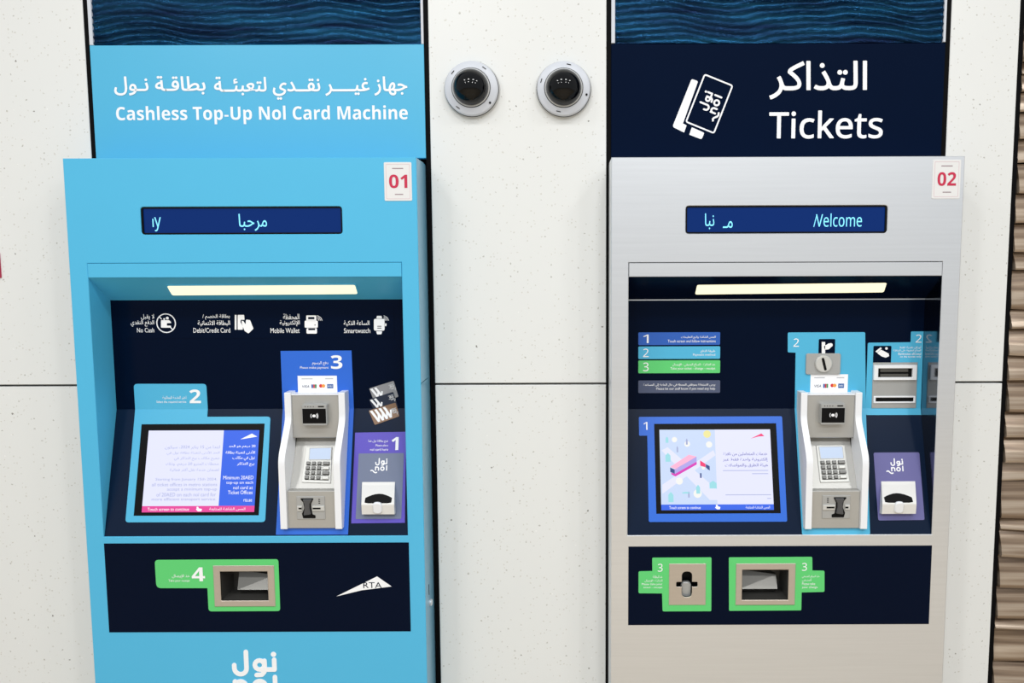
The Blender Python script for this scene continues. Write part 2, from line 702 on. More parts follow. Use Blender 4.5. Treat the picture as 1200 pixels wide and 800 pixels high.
def text(s, fr, r, m, parent, w=0.0004, t=0.0004, bold=0.0, rot=0.0, name='lettering', slant=0.0, heavy=None, big=False):
    """lettering stretched into the rectangle r = (u0, v0, u1, v1) of a frame"""
    if heavy is None:
        heavy = bold >= 0.012
    plain = not is_ar(s) and not big and r[3] - r[1] < 0.020 and len(s) > 2      # small captions
    Vb, Fb = glyphs(arabic(s) if is_ar(s) else (s if plain else sans(s, heavy)), 0.0, slant)
    if big and is_ar(s):
        Vb, Fb = contours(arabic(s))
    Fb = [f for f in Fb if min(Vb[i][2] for i in f) > 0]                        # print: the front faces only
    isl = {}                             # joined letters overlap: lay each outline a hair above the last
    for f in Fb:
        for i in f:
            isl.setdefault(i, i)

    def root_(i):
        while isl[i] != i:
            isl[i] = isl[isl[i]]
            i = isl[i]
        return i
    for f in Fb:
        a_ = root_(f[0])
        for i in f[1:]:
            isl[root_(i)] = a_
    order = {}
    for i in sorted(isl):
        order.setdefault(root_(i), len(order))
    Vb = [(v[0], v[1], v[2] + (0.004 * (order[root_(i)] % 4) if i in isl else 0)) for i, v in enumerate(Vb)]
    V_, F_ = [], []
    shifts = [(0, 0)]
    if bold > 0 and big:                 # heavier strokes: the outline laid over itself in a ring
        shifts += [(q * bold * math.cos(k * math.pi / 4), q * bold * math.sin(k * math.pi / 4)) for q in (1.0,) for k in range(8)]
    elif bold > 0 and is_ar(s):
        shifts += [(bold * 1.3, 0)]
    for k, (dx, dy) in enumerate(shifts):
        b = len(V_)
        V_ += [(p[0] + dx, p[1] + dy, p[2] + 0.016 * k) for p in Vb]
        F_ += [tuple(b + i for i in q) for q in Fb]
    xs = [v[0] for v in V_]
    ys = [v[1] for v in V_]
    x0, x1, y0, y1 = min(xs), max(xs), min(ys), max(ys)
    cc = fr.W((r[0] + r[2]) / 2, (r[1] + r[3]) / 2, w)
    ca, sa = math.cos(rot), math.sin(rot)
    hu, hv = (r[2] - r[0]) / 2, (r[3] - r[1]) / 2
    out = []
    for x, y, z in V_:
        a = ((x - x0) / (x1 - x0) * 2 - 1) * hu
        b = ((y - y0) / max(1e-9, y1 - y0) * 2 - 1) * hv
        a, b = a * ca - b * sa, a * sa + b * ca
        out.append(fr.u * a + fr.v * b + fr.n * (t * (z / 0.1 + 0.5)))
    me = bpy.data.meshes.new(name)
    me.from_pydata([tuple(v) for v in out], [], F_)
    me.materials.append(m)
    return place(name, me, cc, parent)


def lines(rows, fr, m, parent, **k):
    for s, x0, y0, x1, y1 in rows:
        text(s, fr, fr.rect(x0, y0, x1, y1), m, parent, **k)


def arc(cx, cy, r, a0, a1, n=8):
    return [(cx + r * math.cos(math.radians(a0 + (a1 - a0) * k / n)), cy + r * math.sin(math.radians(a0 + (a1 - a0) * k / n))) for k in range(n + 1)]


# strokes of the two-line card logo, x to the right, y up; spans 0..110 by 0..110
LOGO = [
    [(53, 104), (53, 72.7)] + arc(41.9, 72.7, 11.1, 0, -180, 10)[1:] + [(30.8, 79)],           # lam
    arc(77, 79, 8.6, 90, 450, 16),                                                           # waw ring
    [(86, 87), (86.2, 72), (85, 65.5), (80.4, 60.6), (71, 60)],                              # waw tail
    [(78, 70.4), (104, 70.4)],                                                               # base line
    [(104, 70.4), (104, 89)],                                                                # noon
    [(31, 27), (31, 48)], [(31, 38)] + arc(41, 38, 10, 170, 0, 8) + [(51, 27)],               # n
    arc(76, 37.5, 11, 0, 360, 18),                                                           # o
    [(104, 27), (104, 56)],                                                                  # l
    [(0, 24), (6, 27), (12, 25), (17, 19.5), (23, 13.5), (31, 10.5), (39, 13)],               # wave
]
LOGO_DOTS = [(103, 99, 4.9)]


def logo(fr, c_u, c_v, size, m, parent, rot=0.0, wd=7.6, w0=0.0003, w1=0.0008):
    k = size / 110.0
    ca, sa = math.cos(rot), math.sin(rot)

    def T(p):
        a, b = (p[0] - 55) * k, (p[1] - 55) * k
        return (c_u + a * ca - b * sa, c_v + a * sa + b * ca)
    mb = MB()
    for st in LOGO:
        mb.stroke(fr, [T(p) for p in st], wd * k, w0, w1)
    for x, y, r in LOGO_DOTS:
        q = T((x, y))
        mb.prism(fr, circle(q[0], q[1], r * k, 14), w0, w1)
    return mb.build('card_logo', m, parent)


# ------------------------------------------------------------------ setting
U = lambda x, y, fr=WL: fr.pix(x, y)[0]
V = lambda x, y, fr=WL: fr.pix(x, y)[1]
NL0, NL1 = U(105.0, 150), U(505.0, 190)       # niche of the blue machine, inner stone edges
NR0, NR1 = U(710.4, 200), U(1109.3, 160)
WR = U(1176.0, 420)                            # end of the stone wall
ZJ = V(600, 449.8)                             # joint of the stone cladding
TRIM = 0.0118
ZTOP = 2.75

back = tag(MB().box(wallframe(0.032), (-2.3, 0.0, 2.1, ZTOP), -0.03, 0).build('wall_back', M_BLACK), 'black backing behind white speckled stone cladding', None, kind='structure')
J = 0.0026
for (a, b) in ((-2.3, NL0), (NL1, NR0), (NR1, WR)):
    for (z0, z1) in ((0.0, ZJ - J), (ZJ + J, ZTOP)):
        part('stone_panel', M_STONE, back, WL, rloop(a, z0, b, z1), -0.0315, 0.0, 0.0012)
n = 0
for a in (NL0, NL1 - TRIM, NR0, NR1 - TRIM, WR):
    n += 1
    tag(MB().box(WL, (a + 0.0002, 0, a + TRIM - 0.0002, ZTOP), -0.031, -0.002).build('trim_%d' % n, M_BLACK), 'thin black metal strip in the stone joint', None, kind='structure')

tag(MB().prism(Frame((0, 0, 0), (1, 0, 0), (0, 1, 0)), rloop(-6, -9, 6, 0.0), -0.05, 0.0).build('floor', M_FLOOR), 'beige polished stone floor', None, kind='structure')

# ------------------------------------------------------------------ wavy decorative panels above the signs
def wave_panel(x0, x1, seed, label, yb):
    z0, z1 = V(600, yb), ZTOP - 0.1
    t = thing('decorative_wave_panel', label, 'wall panel', ((x0 + x1) / 2, 0.0, z0), 'wavy blue panels above the signs')
    e0, e1 = x0 + 0.009, x1 - 0.006
    nx, nz = 150, 200
    zt = min(z1, z0 + 0.34)
    mb = MB()
    mb.smooth = True
    for j in range(nz + 1):
        for i in range(nx + 1):
            x = e0 + (e1 - e0) * i / nx
            z = z0 + (zt - z0) * j / nz
            wob = 0.009 * math.sin(x * 14.0 + seed + z * 6) + 0.004 * math.sin(x * 27 + seed * 2 + z * 18) + 0.0012 * math.sin(x * 61 + z * 40)
            ph = (z + wob) / 0.0150
            s_ = abs(math.sin(math.pi * ph))
            amp = 0.75 + 0.25 * math.sin(x * 5 + z * 31 + seed)
            mb.v.append(Vector((x, -0.001 - 0.0065 * amp * (1 - s_) ** 1.3 + 0.006, z)))
    for j in range(nz):
        for i in range(nx):
            a = j * (nx + 1) + i
            mb.f.append((a, a + 1, a + nx + 2, a + nx + 1))
    mb.build('wave_relief', M_WAVE, t)
    part('backing', M_BLACK, t, WL, rloop(x0, z0, x1, zt), -0.028, -0.012)
    for a, b in ((x0, e0), (e1, x1)):
        part('edge_trim', M_LIGHTGREY, t, WL, rloop(a, z0, b, zt), -0.012, 0.0015, 0.001, 'pale grey edge strip')


SL0, SL1 = NL0 + TRIM, NL1 - TRIM
SR0, SR1 = NR0 + TRIM, NR1 - TRIM
wave_panel(SL0, SL1, 0.4, 'rippled dark blue glass panel above the light blue sign', 51.3)
wave_panel(SR0, SR1, 2.1, 'rippled dark blue glass panel above the navy sign', 51.0)

# ------------------------------------------------------------------ signs
zb = V(600, 184.8)
sg = thing('sign_board', 'light blue sign with white lettering above the blue machine', 'sign', ((SL0 + SL1) / 2, 0, zb), 'signs above the machines')
part('board', M_SKYPRINT, sg, WL, rloop(SL0, zb, SL1, V(600, 51.6)), -0.02, 0.001, 0.0008)
text('جهاز غيــــر نقــدي لتعبئــة', WL, WL.rect(251.3, 89.6, 477.6, 117), M_WHITE, sg, w=0.0012, bold=0.019, big=True)
text('بطاقـة نـول', WL, WL.rect(134, 89.2, 241.2, 112), M_WHITE, sg, w=0.0012, bold=0.019, big=True)
text('Cashless Top-Up Nol Card Machine', WL, WL.rect(136.5, 124, 478, 145.5), M_WHITE, sg, w=0.0012, bold=0.022)

sg = thing('sign_board', 'navy sign with white lettering and card pictogram above the steel machine', 'sign', ((SR0 + SR1) / 2, 0, zb), 'signs above the machines')
part('board', M_NAVYSIGN, sg, WL, rloop(SR0, zb, SR1, V(900, 51.2)), -0.02, 0.001, 0.0008)
text('التذاكر', WL, WL.rect(901.5, 71.5, 1016, 116.5), M_WHITE, sg, w=0.0012, bold=0.012, big=True)
text('Tickets', WL, WL.rect(901, 129.5, 1034.5, 162.5), M_WHITE, sg, w=0.0012, bold=0.011, big=True, heavy=False)
P = lambda x, y: WL.pix(780 + x * 0.1125, 80 + y * 0.1125)
outer = rpoly([P(402, 55), P(706, 178), P(506, 686), P(202, 562)], 0.007, 5)
mb = MB().prism(WL, [outer, shrink(outer if area2(outer) > 0 else outer[::-1], 0.0036)], 0.0008, 0.0016)
mb.prism(WL, rpoly([P(270, 112), P(338, 135), P(180, 575), P(218, 595), P(192, 670), P(70, 610)], [0.004, 0.004, 0, 0, 0.001, 0.006]), 0.0008, 0.0016)
mb.prism(WL, rpoly([P(272, 615), P(402, 672), P(375, 742), P(246, 692)], [0.001, 0.003, 0.005, 0.001]), 0.0008, 0.0016)
mb.build('card_pictogram', M_WHITE, sg)
cu_, cv_ = P(473, 393)
logo(WL, cu_, cv_, 0.061, M_WHITE, sg, rot=math.radians(68.5), wd=8.0, w0=0.0008, w1=0.0016)


# ------------------------------------------------------------------ dome cameras
def dome_camera(x, y, turn, label):
    c_u, c_v = WL.pix(x, y, 0.0)
    px = DW / FPX
    R = 32.0 * px
    t = thing('dome_camera', label, 'camera', (c_u, 0, c_v), 'dome cameras between the signs')
    MB().lathe(WL, c_u, c_v, [(R * 1.0, 0.0), (R * 1.0, 0.004), (R * 0.965, 0.006)], 64).build('gasket', M_GASKET, t)
    MB().lathe(WL, c_u, c_v, [(R * 0.962, 0.0), (R * 0.962, 0.0075), (R * 0.93, 0.0075)], 64).build('seam', M_DARK, t)
    MB().lathe(WL, c_u, c_v, [(R * 0.945, 0.0), (R * 0.945, 0.018), (R * 0.925, 0.0225), (R * 0.89, 0.024), (R * 0.70, 0.027), (R * 0.68, 0.0262)], 64).build('housing_ring', M_LIGHTGREY, t)
    MB().lathe(WL, c_u, c_v, [(R * 0.685, 0.0), (R * 0.685, 0.0275), (R * 0.665, 0.0275)], 64).build('seal', M_DARK, t)
    rd = R * 0.625
    MB().lathe(WL, c_u, c_v, [(R * 0.665, 0.0), (R * 0.665, 0.030), (R * 0.645, 0.0315), (rd, 0.0315)], 64).build('inner_ring', M_GASKET, t)
    prof = [(rd * math.cos(math.radians(a)), 0.031 + rd * 0.95 * math.sin(math.radians(a))) for a in range(0, 88, 6)]
    d = MB().lathe(WL, c_u, c_v, prof, 48).build('dome', M_DOME, t, 'smoked black dome')
    for k, a in enumerate((55, 235, 140)):
        a = math.radians(a + turn)
        rr = R * 0.83
        q = (c_u + rr * math.cos(a), c_v + rr * math.sin(a))
        tx, ty = -math.sin(a) * 0.0045, math.cos(a) * 0.0045
        MB().stroke(WL, [(q[0] - tx, q[1] - ty), (q[0] + tx, q[1] + ty)], 0.0016, 0.022, 0.0262).build('slot', M_DARK, t)
    a = math.radians(-38 + turn)
    q = (c_u + R * 0.84 * math.cos(a), c_v + R * 0.84 * math.sin(a))
    MB().lathe(WL, q[0], q[1], [(0.0027, 0.02), (0.0027, 0.0262)], 12).build('screw', M_DARK, t)


dome_camera(553.4, 105.4, 0, 'white ringed black dome camera beside the light blue sign')
dome_camera(660.6, 105.6, 22, 'white ringed black dome camera beside the navy sign')


# ------------------------------------------------------------------ ticket machines
class Mach:
    pass


def rx(fr, x0, y0, x1, y1, w=0.0):
    return fr.rect(x0, y0, x1, y1, w)


def machine(name_label, cfg):
    m = Mach()
    blue = cfg['blue']
    body_m = M_SKY if blue else M_STEEL
    m.X0, m.X1 = cfg['X0'], cfg['X1']
    m.ztop = cfg['ztop']
    o0, o1 = cfg['o0'], cfg['o1']                        # opening
    zl1, zl0 = cfg['lip']                                 # top and bottom of the hood lip
    zh, zc, zf = cfg['zh'], cfg['zc'], cfg['zf']          # hood back, crease, console foot
    root = thing('ticket_machine', name_label, 'ticket machine', ((m.X0 + m.X1) / 2, YF + 0.06, 0.0))
    m.root = root
    m.bkc = Frame((0, YB, zc), (1, 0, 0), (0, 0, 1))
    foot = Vector((0, YF + 0.004, zf))
    top = Vector((0, YB, zc))
    m.cs = Frame(top, (1, 0, 0), top - foot)              # console plane, v = 0 on the crease
    m.cslen = (top - foot).length
    # shell
    disp = cfg['disp']
    low = cfg['low']
    holes = [rloop(*disp, r=0.008), rloop(o0, zf, o1, zl1), rloop(*inset(low, 0.001))]
    part('front_panel', body_m, root, FR, [rloop(m.X0, 0.0, m.X1, m.ztop)] + holes, -0.003, 0.0, 0.0012)
    YBACK = 0.026
    dep = YBACK - YF - 0.003
    for sx, X in ((1, m.X1), (-1, m.X0)):
        sf = Frame((X, YF + 0.003, 0), (0, 1, 0), (0, 0, 1)) if sx > 0 else Frame((X, YF + 0.003, 0), (0, -1, 0), (0, 0, 1))
        sm = M_SIDE if blue else M_STEEL
        sg_ = (lambda a: a) if sx > 0 else (lambda a: -a)
        zmid = cfg['zjoint']
        for (za, zb_) in ((0.0, zmid - 0.001), (zmid + 0.001, m.ztop - 0.001)):
            a0, a1 = sg_(0.0), sg_(0.098)
            part('side_panel', sm, root, sf, rloop(min(a0, a1), za, max(a0, a1), zb_), -0.002, -0.0002)
        a0, a1 = sg_(0.100), sg_(dep)
        part('rear_frame', sm, root, sf, rloop(min(a0, a1), 0.0, max(a0, a1), m.ztop - 0.004), -0.003, -0.0004)
    part('top_panel', body_m, root, Frame((0, 0, m.ztop), (1, 0, 0), (0, 1, 0)), rloop(m.X0 + 0.002, YF + 0.003, m.X1 - 0.002, YBACK), -0.004, -0.001)
    # recess
    wall_m = M_SKY if blue else M_STEELDARK
    for X, s_ in ((o0, 1), (o1, -1)):
        sf = Frame((X, YF, 0), (0, 1, 0), (0, 0, 1))
        loop = [(0.003, zf - 0.005), (0.003, zl0 - 0.001), (YB - YF + 0.001, zh), (YB - YF + 0.001, zc), (0.006, zf - 0.005)]
        MB().prism(sf, loop, -0.0016 if s_ > 0 else 0.0001, -0.0001 if s_ > 0 else 0.0016).build('recess_side', wall_m, root)
    lipg = 0.0005 if blue else 0.0012
    lip = part('hood_lip', body_m, root, FR, rloop(o0 + lipg, zl0, o1 - lipg, zl1 - lipg * 1.3), -0.004, 0.0006, 0.001)
    hf = Vector((0, YF + 0.0, zl0 + 0.001))
    hb = Vector((0, YB, zh))
    hood = Frame(hb, (1, 0, 0), hf - hb)                    # v from the back panel to the lip
    if hood.n.z > 0:
        hood = Frame(hb, (-1, 0, 0), hf - hb)
    m.hood = hood
    hl = (hf - hb).length
    us = sorted([(o0 if hood.u.x > 0 else -o0), (o1 if hood.u.x > 0 else -o1)])
    part('hood_ceiling', M_SKY if blue else M_NAVY, root, hood, rloop(us[0], 0.0, us[1], hl - 0.003), -0.002, 0.0)
    # lamp in the hood
    q = [hood.pix(*p) for p in cfg['lamp']]
    lamp = part('lamp_bezel', body_m if blue else M_NAVY, root, hood, rpoly(shrink(q if area2(q) > 0 else q[::-1], -0.0035), 0.006), -0.001, 0.0012)
    part('lamp_diffuser', G_LAMP, lamp, hood, rpoly(q, 0.005), -0.001, 0.003, 0.001, 'glowing warm white light strip')
    # back panel and console
    part('back_panel', M_NAVY, root, BK, rloop(o0, zc, o1, zh), -0.002, 0.0)
    a, b, c_, d = cfg['cut']                                # the console is cut away behind the terminal
    m.cut = rloop(m.cs.pix((a + c_) / 2, (b + d) / 2)[0] - 0.0565, m.cs.pix(a, d)[1], m.cs.pix((a + c_) / 2, (b + d) / 2)[0] + 0.0565, m.cs.pix(a, b)[1])
    part('console_panel', M_NAVYLIT, root, m.cs, [rloop(o0, -m.cslen, o1, 0.0), m.cut], -0.002, 0.0)
    if not blue:
        part('edge_strip', M_STEEL, root, BK, rloop(o0, zh - 0.0022, o1, zh), 0.0, 0.0012)
    # passenger display
    d = part('display_window', G_VFD, root, FR, rloop(*inset(disp, -0.004), r=0.009), -0.010, -0.007, label='dark blue message display')
    part('bezel', M_DARK, d, FR, [rloop(*inset(disp, -0.003), r=0.009), rloop(*inset(disp, 0.004), r=0.003)], -0.0068, -0.0035)
    m.display = d
    # number plate
    nr = cfg['plate']
    pl = part('number_plate', M_PLATE, root, FR, rloop(*nr, r=0.003), 0.0, 0.0012, 0.0004, 'pale plate with a red number')
    ou = rloop(*inset(nr, 0.0042), r=0.002)
    part('border_line', mat('rose_print', (214, 190, 196), 0.4, vary=0), pl, FR, [ou, rloop(*inset(nr, 0.0052), r=0.0015)], 0.0011, 0.0014)
    w_, h_ = nr[2] - nr[0], nr[3] - nr[1]
    text(cfg['number'], FR, (nr[0] + 0.18 * w_, nr[1] + 0.33 * h_, nr[0] + 0.84 * w_, nr[1] + 0.68 * h_), M_RED, pl, w=0.0014, bold=0.03)
    part('faint_print', M_FAINT, pl, FR, rloop(nr[0] + 0.30 * w_, nr[1] + 0.825 * h_, nr[0] + 0.70 * w_, nr[1] + 0.85 * h_), 0.0011, 0.0014)
    part('faint_print', M_FAINT, pl, FR, rloop(nr[0] + 0.38 * w_, nr[1] + 0.155 * h_, nr[0] + 0.68 * w_, nr[1] + 0.18 * h_), 0.0011, 0.0014)
    return m


def bpx(m, x, y):
    """pixel to the unfolded sheet of back panel and console (v = 0 on the crease)"""
    a = m.bkc.pix(x, y)
    return a if a[1] >= 0 else m.cs.pix(x, y)


def bloop(m, pts, r=0.0):
    q = [bpx(m, *p) for p in pts]
    return rpoly(q, r) if r else q


def tray(m, parent, fr, frame_px, open_px, slope):
    """return tray: satin frame, sloping steel chute behind"""
    fo, op = fr.rect(*frame_px), fr.rect(*open_px)
    part('tray_frame', M_STEELWARM, parent, fr, [rloop(*fo, r=0.001), rloop(*op)], -0.001, 0.0035, 0.0012)
    D = 0.075
    mb = MB()
    u0, v0, u1, v1 = op
    a = [fr.W(u0, v0, 0), fr.W(u1, v0, 0), fr.W(u1, v1, 0), fr.W(u0, v1, 0)]
    b = [fr.W(u0, v0, -D), fr.W(u1, v0, -D), fr.W(u1, v1, -D), fr.W(u0, v1, -D)]
    mb.v = a + b
    mb.f = [(4, 5, 6, 7), (0, 1, 5, 4), (2, 3, 7, 6), (0, 4, 7, 3), (1, 2, 6, 5)]
    mb.build('tray_box', M_TRAY, parent)
    w_, h_ = u1 - u0, v1 - v0
    x0, x1 = (u0 + 0.24 * w_, u1) if slope > 0 else (u0, u1 - 0.16 * w_)
    mb = MB()
    t0, t1 = (0.80, 0.62) if slope > 0 else (0.78, 0.60)
    mb.v = [fr.W(x0, v0 + 0.2 * h_, -0.028), fr.W(x1, v0 + 0.2 * h_, -0.028), fr.W(x1, v0 + t1 * h_, -0.045), fr.W(x0, v0 + t0 * h_, -0.045),
            fr.W(x0, v0 + 0.0 * h_, -0.05), fr.W(x1, v0 + 0.0 * h_, -0.05), fr.W(x1, v0 + t1 * h_, -0.06), fr.W(x0, v0 + t0 * h_, -0.06)]
    mb.f = [(0, 1, 2, 3), (4, 7, 6, 5), (0, 4, 5, 1), (3, 2, 6, 7), (0, 3, 7, 4), (1, 5, 6, 2)]
    mb.build('tray_flap', mat('tray_flap_steel', (118, 117, 113), 0.35, metal=0.75, vary=0.08, vscale=14), parent)


# ---- card terminal (shared by both machines)
def terminal(m, xl, xr, kp, lcd, slot_px, reader_px, sign):
    root = m.root
    fw = lambda w: (lambda x, y: BK.pix(x, y, w))
    W1, W2, WH, WL_ = 0.038, 0.096, 0.033, 0.088
    u0, u1 = BK.pix(xl, 461, W1)[0], BK.pix(xr, 461, W1)[0]
    xm = (xl + xr) / 2
    z = lambda y, w: BK.pix(xm, y, w)[1]
    zt, z1, z2, zb_ = z(460, W1), z(492, W1), z(537, W2), z(620, W2)
    zcr = m.bkc.O.z
    rw = 0.0152
    term = MB()
    ui0, ui1 = u0 + rw, u1 - rw
    back_ = part('terminal_body', M_HOUSING, root, BK, rloop(ui0 - 0.001, z(513, WH) + 0.002, ui1 + 0.001, z(464, WH)), 0.0, 0.02, label='grey steel card terminal between white rails')
    for X in (u0, ui1):
        sf = Frame((X, YB, 0), (0, -1, 0), (0, 0, 1))          # u = out from the back panel; n = -X
        loop = [(0.0, zt), (W1, zt), (W1, z1), (W2, z2), (W2, zb_), (0.055, zb_), (0.0, zcr - 0.01)]
        loop = rpoly(loop, [0, 0.002, 0.05, 0.06, 0.002, 0, 0], 6)
        MB().prism(sf, loop, 0.0, -rw, 0.0).build('side_rail', M_RAIL, back_, 'white side rail')
    # hooded upper plate
    zh0 = z(513, WH)
    part('upper_plate', M_HOUSING, back_, BK, rloop(ui0, zh0, ui1, z(463, WH)), 0.0, WH, 0.002)
    part('top_edge', M_RAIL, back_, BK, rloop(ui0, z(463, WH), ui1, z(461.6, WH)), 0.0, WH + 0.001)
    # contactless reader
    WR_ = WH + 0.018
    r = BK.rect(*reader_px, WR_)
    part('reader_case', M_GREYMETAL, back_, BK, rloop(*r, r=0.003), WH - 0.001, WR_, 0.001)
    w_, h_ = r[2] - r[0], r[3] - r[1]
    part('reader_window', M_DARK, back_, BK, rloop(r[0] + 0.02 * w_, r[1] + 0.1 * h_, r[2] - 0.03 * w_, r[1] + 0.80 * h_), WR_ - 0.001, WR_ + 0.0006)
    cx, cy = r[0] + 0.47 * w_, r[1] + 0.46 * h_
    mb = MB()
    mb.prism(BK, circle(cx + 0.001, cy, 0.0042, 14, 0.0034), WR_ + 0.0004, WR_ + 0.001)
    for k, rr in enumerate((0.0070, 0.0098)):
        a = arc(cx + 0.001, cy, rr, -35, 35, 5)
        mb.stroke(BK, a, 0.0013, WR_ + 0.0004, WR_ + 0.001)
    a = arc(cx + 0.002, cy, 0.0085, 150, 210, 5)
    mb.stroke(BK, a, 0.0013, WR_ + 0.0004, WR_ + 0.001)
    mb.build('contactless_symbol', M_WHITE, back_)
    for k in range(4):
        MB().lathe(BK, r[0] + (0.14 + 0.11 * k) * w_, r[1] + 0.90 * h_, [(0.0011, WR_ - 0.001), (0.0011, WR_ + 0.0008)], 8).build('indicator', M_DARK, back_)
    part('reader_print', M_DARK, back_, BK, rloop(r[0] + 0.66 * w_, r[1] + 0.87 * h_, r[0] + 0.90 * w_, r[1] + 0.93 * h_), WR_ - 0.001, WR_ + 0.0004)
    # sloping keypad plate
    pa = Vector((0, YB - 0.010, z(518, 0.010)))
    pb = Vector((0, YB - 0.068, z(573.5, 0.068)))
    kf = Frame(pa, (1, 0, 0), pa - pb)
    part('keypad_shelf', M_HOUSING, back_, kf, rloop(ui0, -(pa - pb).length, ui1, 0.012), -0.006, 0.0)
    q = [kf.pix(*p) for p in kp]
    kk = part('keypad', M_KEYPAD, root, kf, rpoly(q, 0.002), 0.0, 0.003, 0.0008, 'silver keypad with small pale screen')
    q2 = [kf.pix(*p, 0.003) for p in lcd]
    part('keypad_screen', G_LCD, kk, kf, rpoly(q2, 0.001), 0.003, 0.0036)
    part('screen_rim', M_GREYMETAL, kk, kf, [rpoly(shrink(q2 if area2(q2) > 0 else q2[::-1], -0.0016), 0.001), rpoly(q2, 0.001)], 0.0028, 0.0044)
    # keys in four rows of three with a wide one at the end
    TL, TR, BR, BL = [Vector(a) for a in [kf.pix(*p, 0.003) for p in kp]]

    def at(s, t):
        return (TL * (1 - s) + TR * s) * (1 - t) + (BL * (1 - s) + BR * s) * t
    for rrow in range(4):
        t0 = 0.42 + 0.132 * rrow
        for c in range(4):
            s0, s1 = ((0.09 + 0.20 * c, 0.09 + 0.20 * c + 0.14) if c < 3 else (0.69, 0.93))
            loop = [tuple(at(s0, t0)), tuple(at(s1, t0)), tuple(at(s1, t0 + 0.088)), tuple(at(s0, t0 + 0.088))]
            MB().prism(kf, rpoly(loop, 0.0008, 2), 0.002, 0.0072, 0.0012).build('key', M_KEY if c < 3 or rrow in (0, 2) else M_KEYPAD, kk)
    for rrow in range(4):       # dark gap line under each row
        t0 = 0.42 + 0.132 * rrow + 0.092
        loop = [tuple(at(0.09, t0)), tuple(at(0.92, t0)), tuple(at(0.92, t0 + 0.016)), tuple(at(0.09, t0 + 0.016))]
        MB().prism(kf, loop, 0.0025, 0.0034).build('row_groove', M_DARK, kk)
    # lower card slot block
    zs = z(575, WL_)
    part('card_block', M_HOUSING, back_, BK, rloop(ui0, z(619, WL_), ui1, zs), 0.05, WL_, 0.0016)
    s = BK.rect(*slot_px, WL_)
    w_, h_ = s[2] - s[0], s[3] - s[1]
    ins = part('card_slot', M_GREYMETAL, root, BK, rloop(*s), WL_ - 0.001, WL_ + 0.002, 0.0006, 'metal card slot')
    g = lambda a, b: (s[0] + (a if sign > 0 else 1 - a) * w_, s[1] + b * h_)
    dk = rpoly([g(0.12, 0.93), g(0.62, 0.93), g(0.52, 0.70), g(0.52, 0.5), g(0.56, 0.22), g(0.66, 0.18), g(0.66, 0.05), g(0.22, 0.05), g(0.18, 0.25), g(0.27, 0.5), g(0.24, 0.75)], 0.002, 3)
    part('slot_mouth', M_DARK, ins, BK, dk, WL_ + 0.001, WL_ + 0.0026)
    tg = rpoly([g(0.24, 0.90), g(0.58, 0.90), g(0.48, 0.68), g(0.48, 0.5), g(0.52, 0.24), g(0.26, 0.20), g(0.30, 0.5), g(0.30, 0.7)], 0.002, 3)
    part('card_guide', mat('dark_grey_plastic', (74, 74, 76), 0.35, vary=0.03), ins, BK, tg, WL_ + 0.002, WL_ + 0.0085, 0.0015)
    c0, c1 = g(0.55, 0.38), g(0.99, 0.60)
    part('slot_lip', M_KEYPAD, ins, BK, rloop(min(c0[0], c1[0]), c0[1], max(c0[0], c1[0]), c1[1]), WL_ + 0.001, WL_ + 0.005, 0.001)
    c0, c1 = g(0.02, 0.38), g(0.2, 0.60)
    part('slot_lip', M_KEYPAD, ins, BK, rloop(min(c0[0], c1[0]), c0[1], max(c0[0], c1[0]), c1[1]), WL_ + 0.001, WL_ + 0.005, 0.001)
    for lo_, hi_ in ((0.58, 0.86), (0.08, 0.19)):
        c0, c1 = g(lo_, 0.46), g(hi_, 0.53)
        part('slot_line', M_DARK, ins, BK, rloop(min(c0[0], c1[0]), c0[1], max(c0[0], c1[0]), c1[1]), WL_ + 0.004, WL_ + 0.0054)
    for b in (0.70, 0.78, 0.86):
        c0, c1 = g(0.78, b), g(0.84, b + 0.035)
        part('slot_mark', M_DARK, ins, BK, rloop(min(c0[0], c1[0]), c0[1], max(c0[0], c1[0]), c1[1]), WL_ + 0.0015, WL_ + 0.0024)
    return back_


# ---- paper card sticker with scheme marks
def scheme_card(m, parent, r, sides):
    fr = BK
    c = part('payment_sticker', M_WHITE, m.root, fr, rloop(*r), 0.0008, 0.0018, label='white sticker with bank card marks')
    w_, h_ = r[2] - r[0], r[3] - r[1]
    R = lambda a, b, c_, d: (r[0] + a * w_, r[1] + b * h_, r[0] + c_ * w_, r[1] + d * h_)
    ink = mat('dark_ink', (30, 38, 70), 0.5, vary=0)
    text('VISA', fr, R(0.11, 0.30, 0.29, 0.44), ink, c, w=0.0019, t=0.0002, bold=0.02, slant=0.2)
    for k, col in enumerate(((28, 84, 160), (196, 40, 52), (34, 130, 70))):
        part('card_mark', mat('mark_%d' % k, col, 0.5, vary=0), c, fr, rloop(*R(0.345 + 0.045 * k, 0.27, 0.385 + 0.045 * k, 0.49), r=0.001), 0.0017, 0.0021)
    for k, col in enumerate(((214, 44, 48), (240, 160, 70))):
        q = R(0.585 + 0.065 * k, 0.40, 0, 0)
        part('card_mark', mat('mark_c%d' % k, col, 0.5, vary=0), c, fr, circle(q[0], q[1], 0.0043, 16), 0.0017, 0.0021 + 0.0001 * k)
    part('card_mark', mat('mark_b', (30, 92, 160), 0.5, vary=0), c, fr, rloop(*R(0.745, 0.26, 0.90, 0.50), r=0.001), 0.0017, 0.0021)
    text('AMEX', fr, R(0.76, 0.33, 0.885, 0.43), M_WHITE, c, w=0.0022, t=0.0002, bold=0.02)
    part('faint_print', mat('pale_ink', (168, 172, 180), 0.5, vary=0), c, fr, rloop(*R(0.10, 0.80, 0.38, 0.84)), 0.0017, 0.0020)
    part('faint_print', mat('pale_ink', (168, 172, 180), 0.5, vary=0), c, fr, rloop(*R(0.70, 0.80, 0.90, 0.84)), 0.0017, 0.0020)
    return c


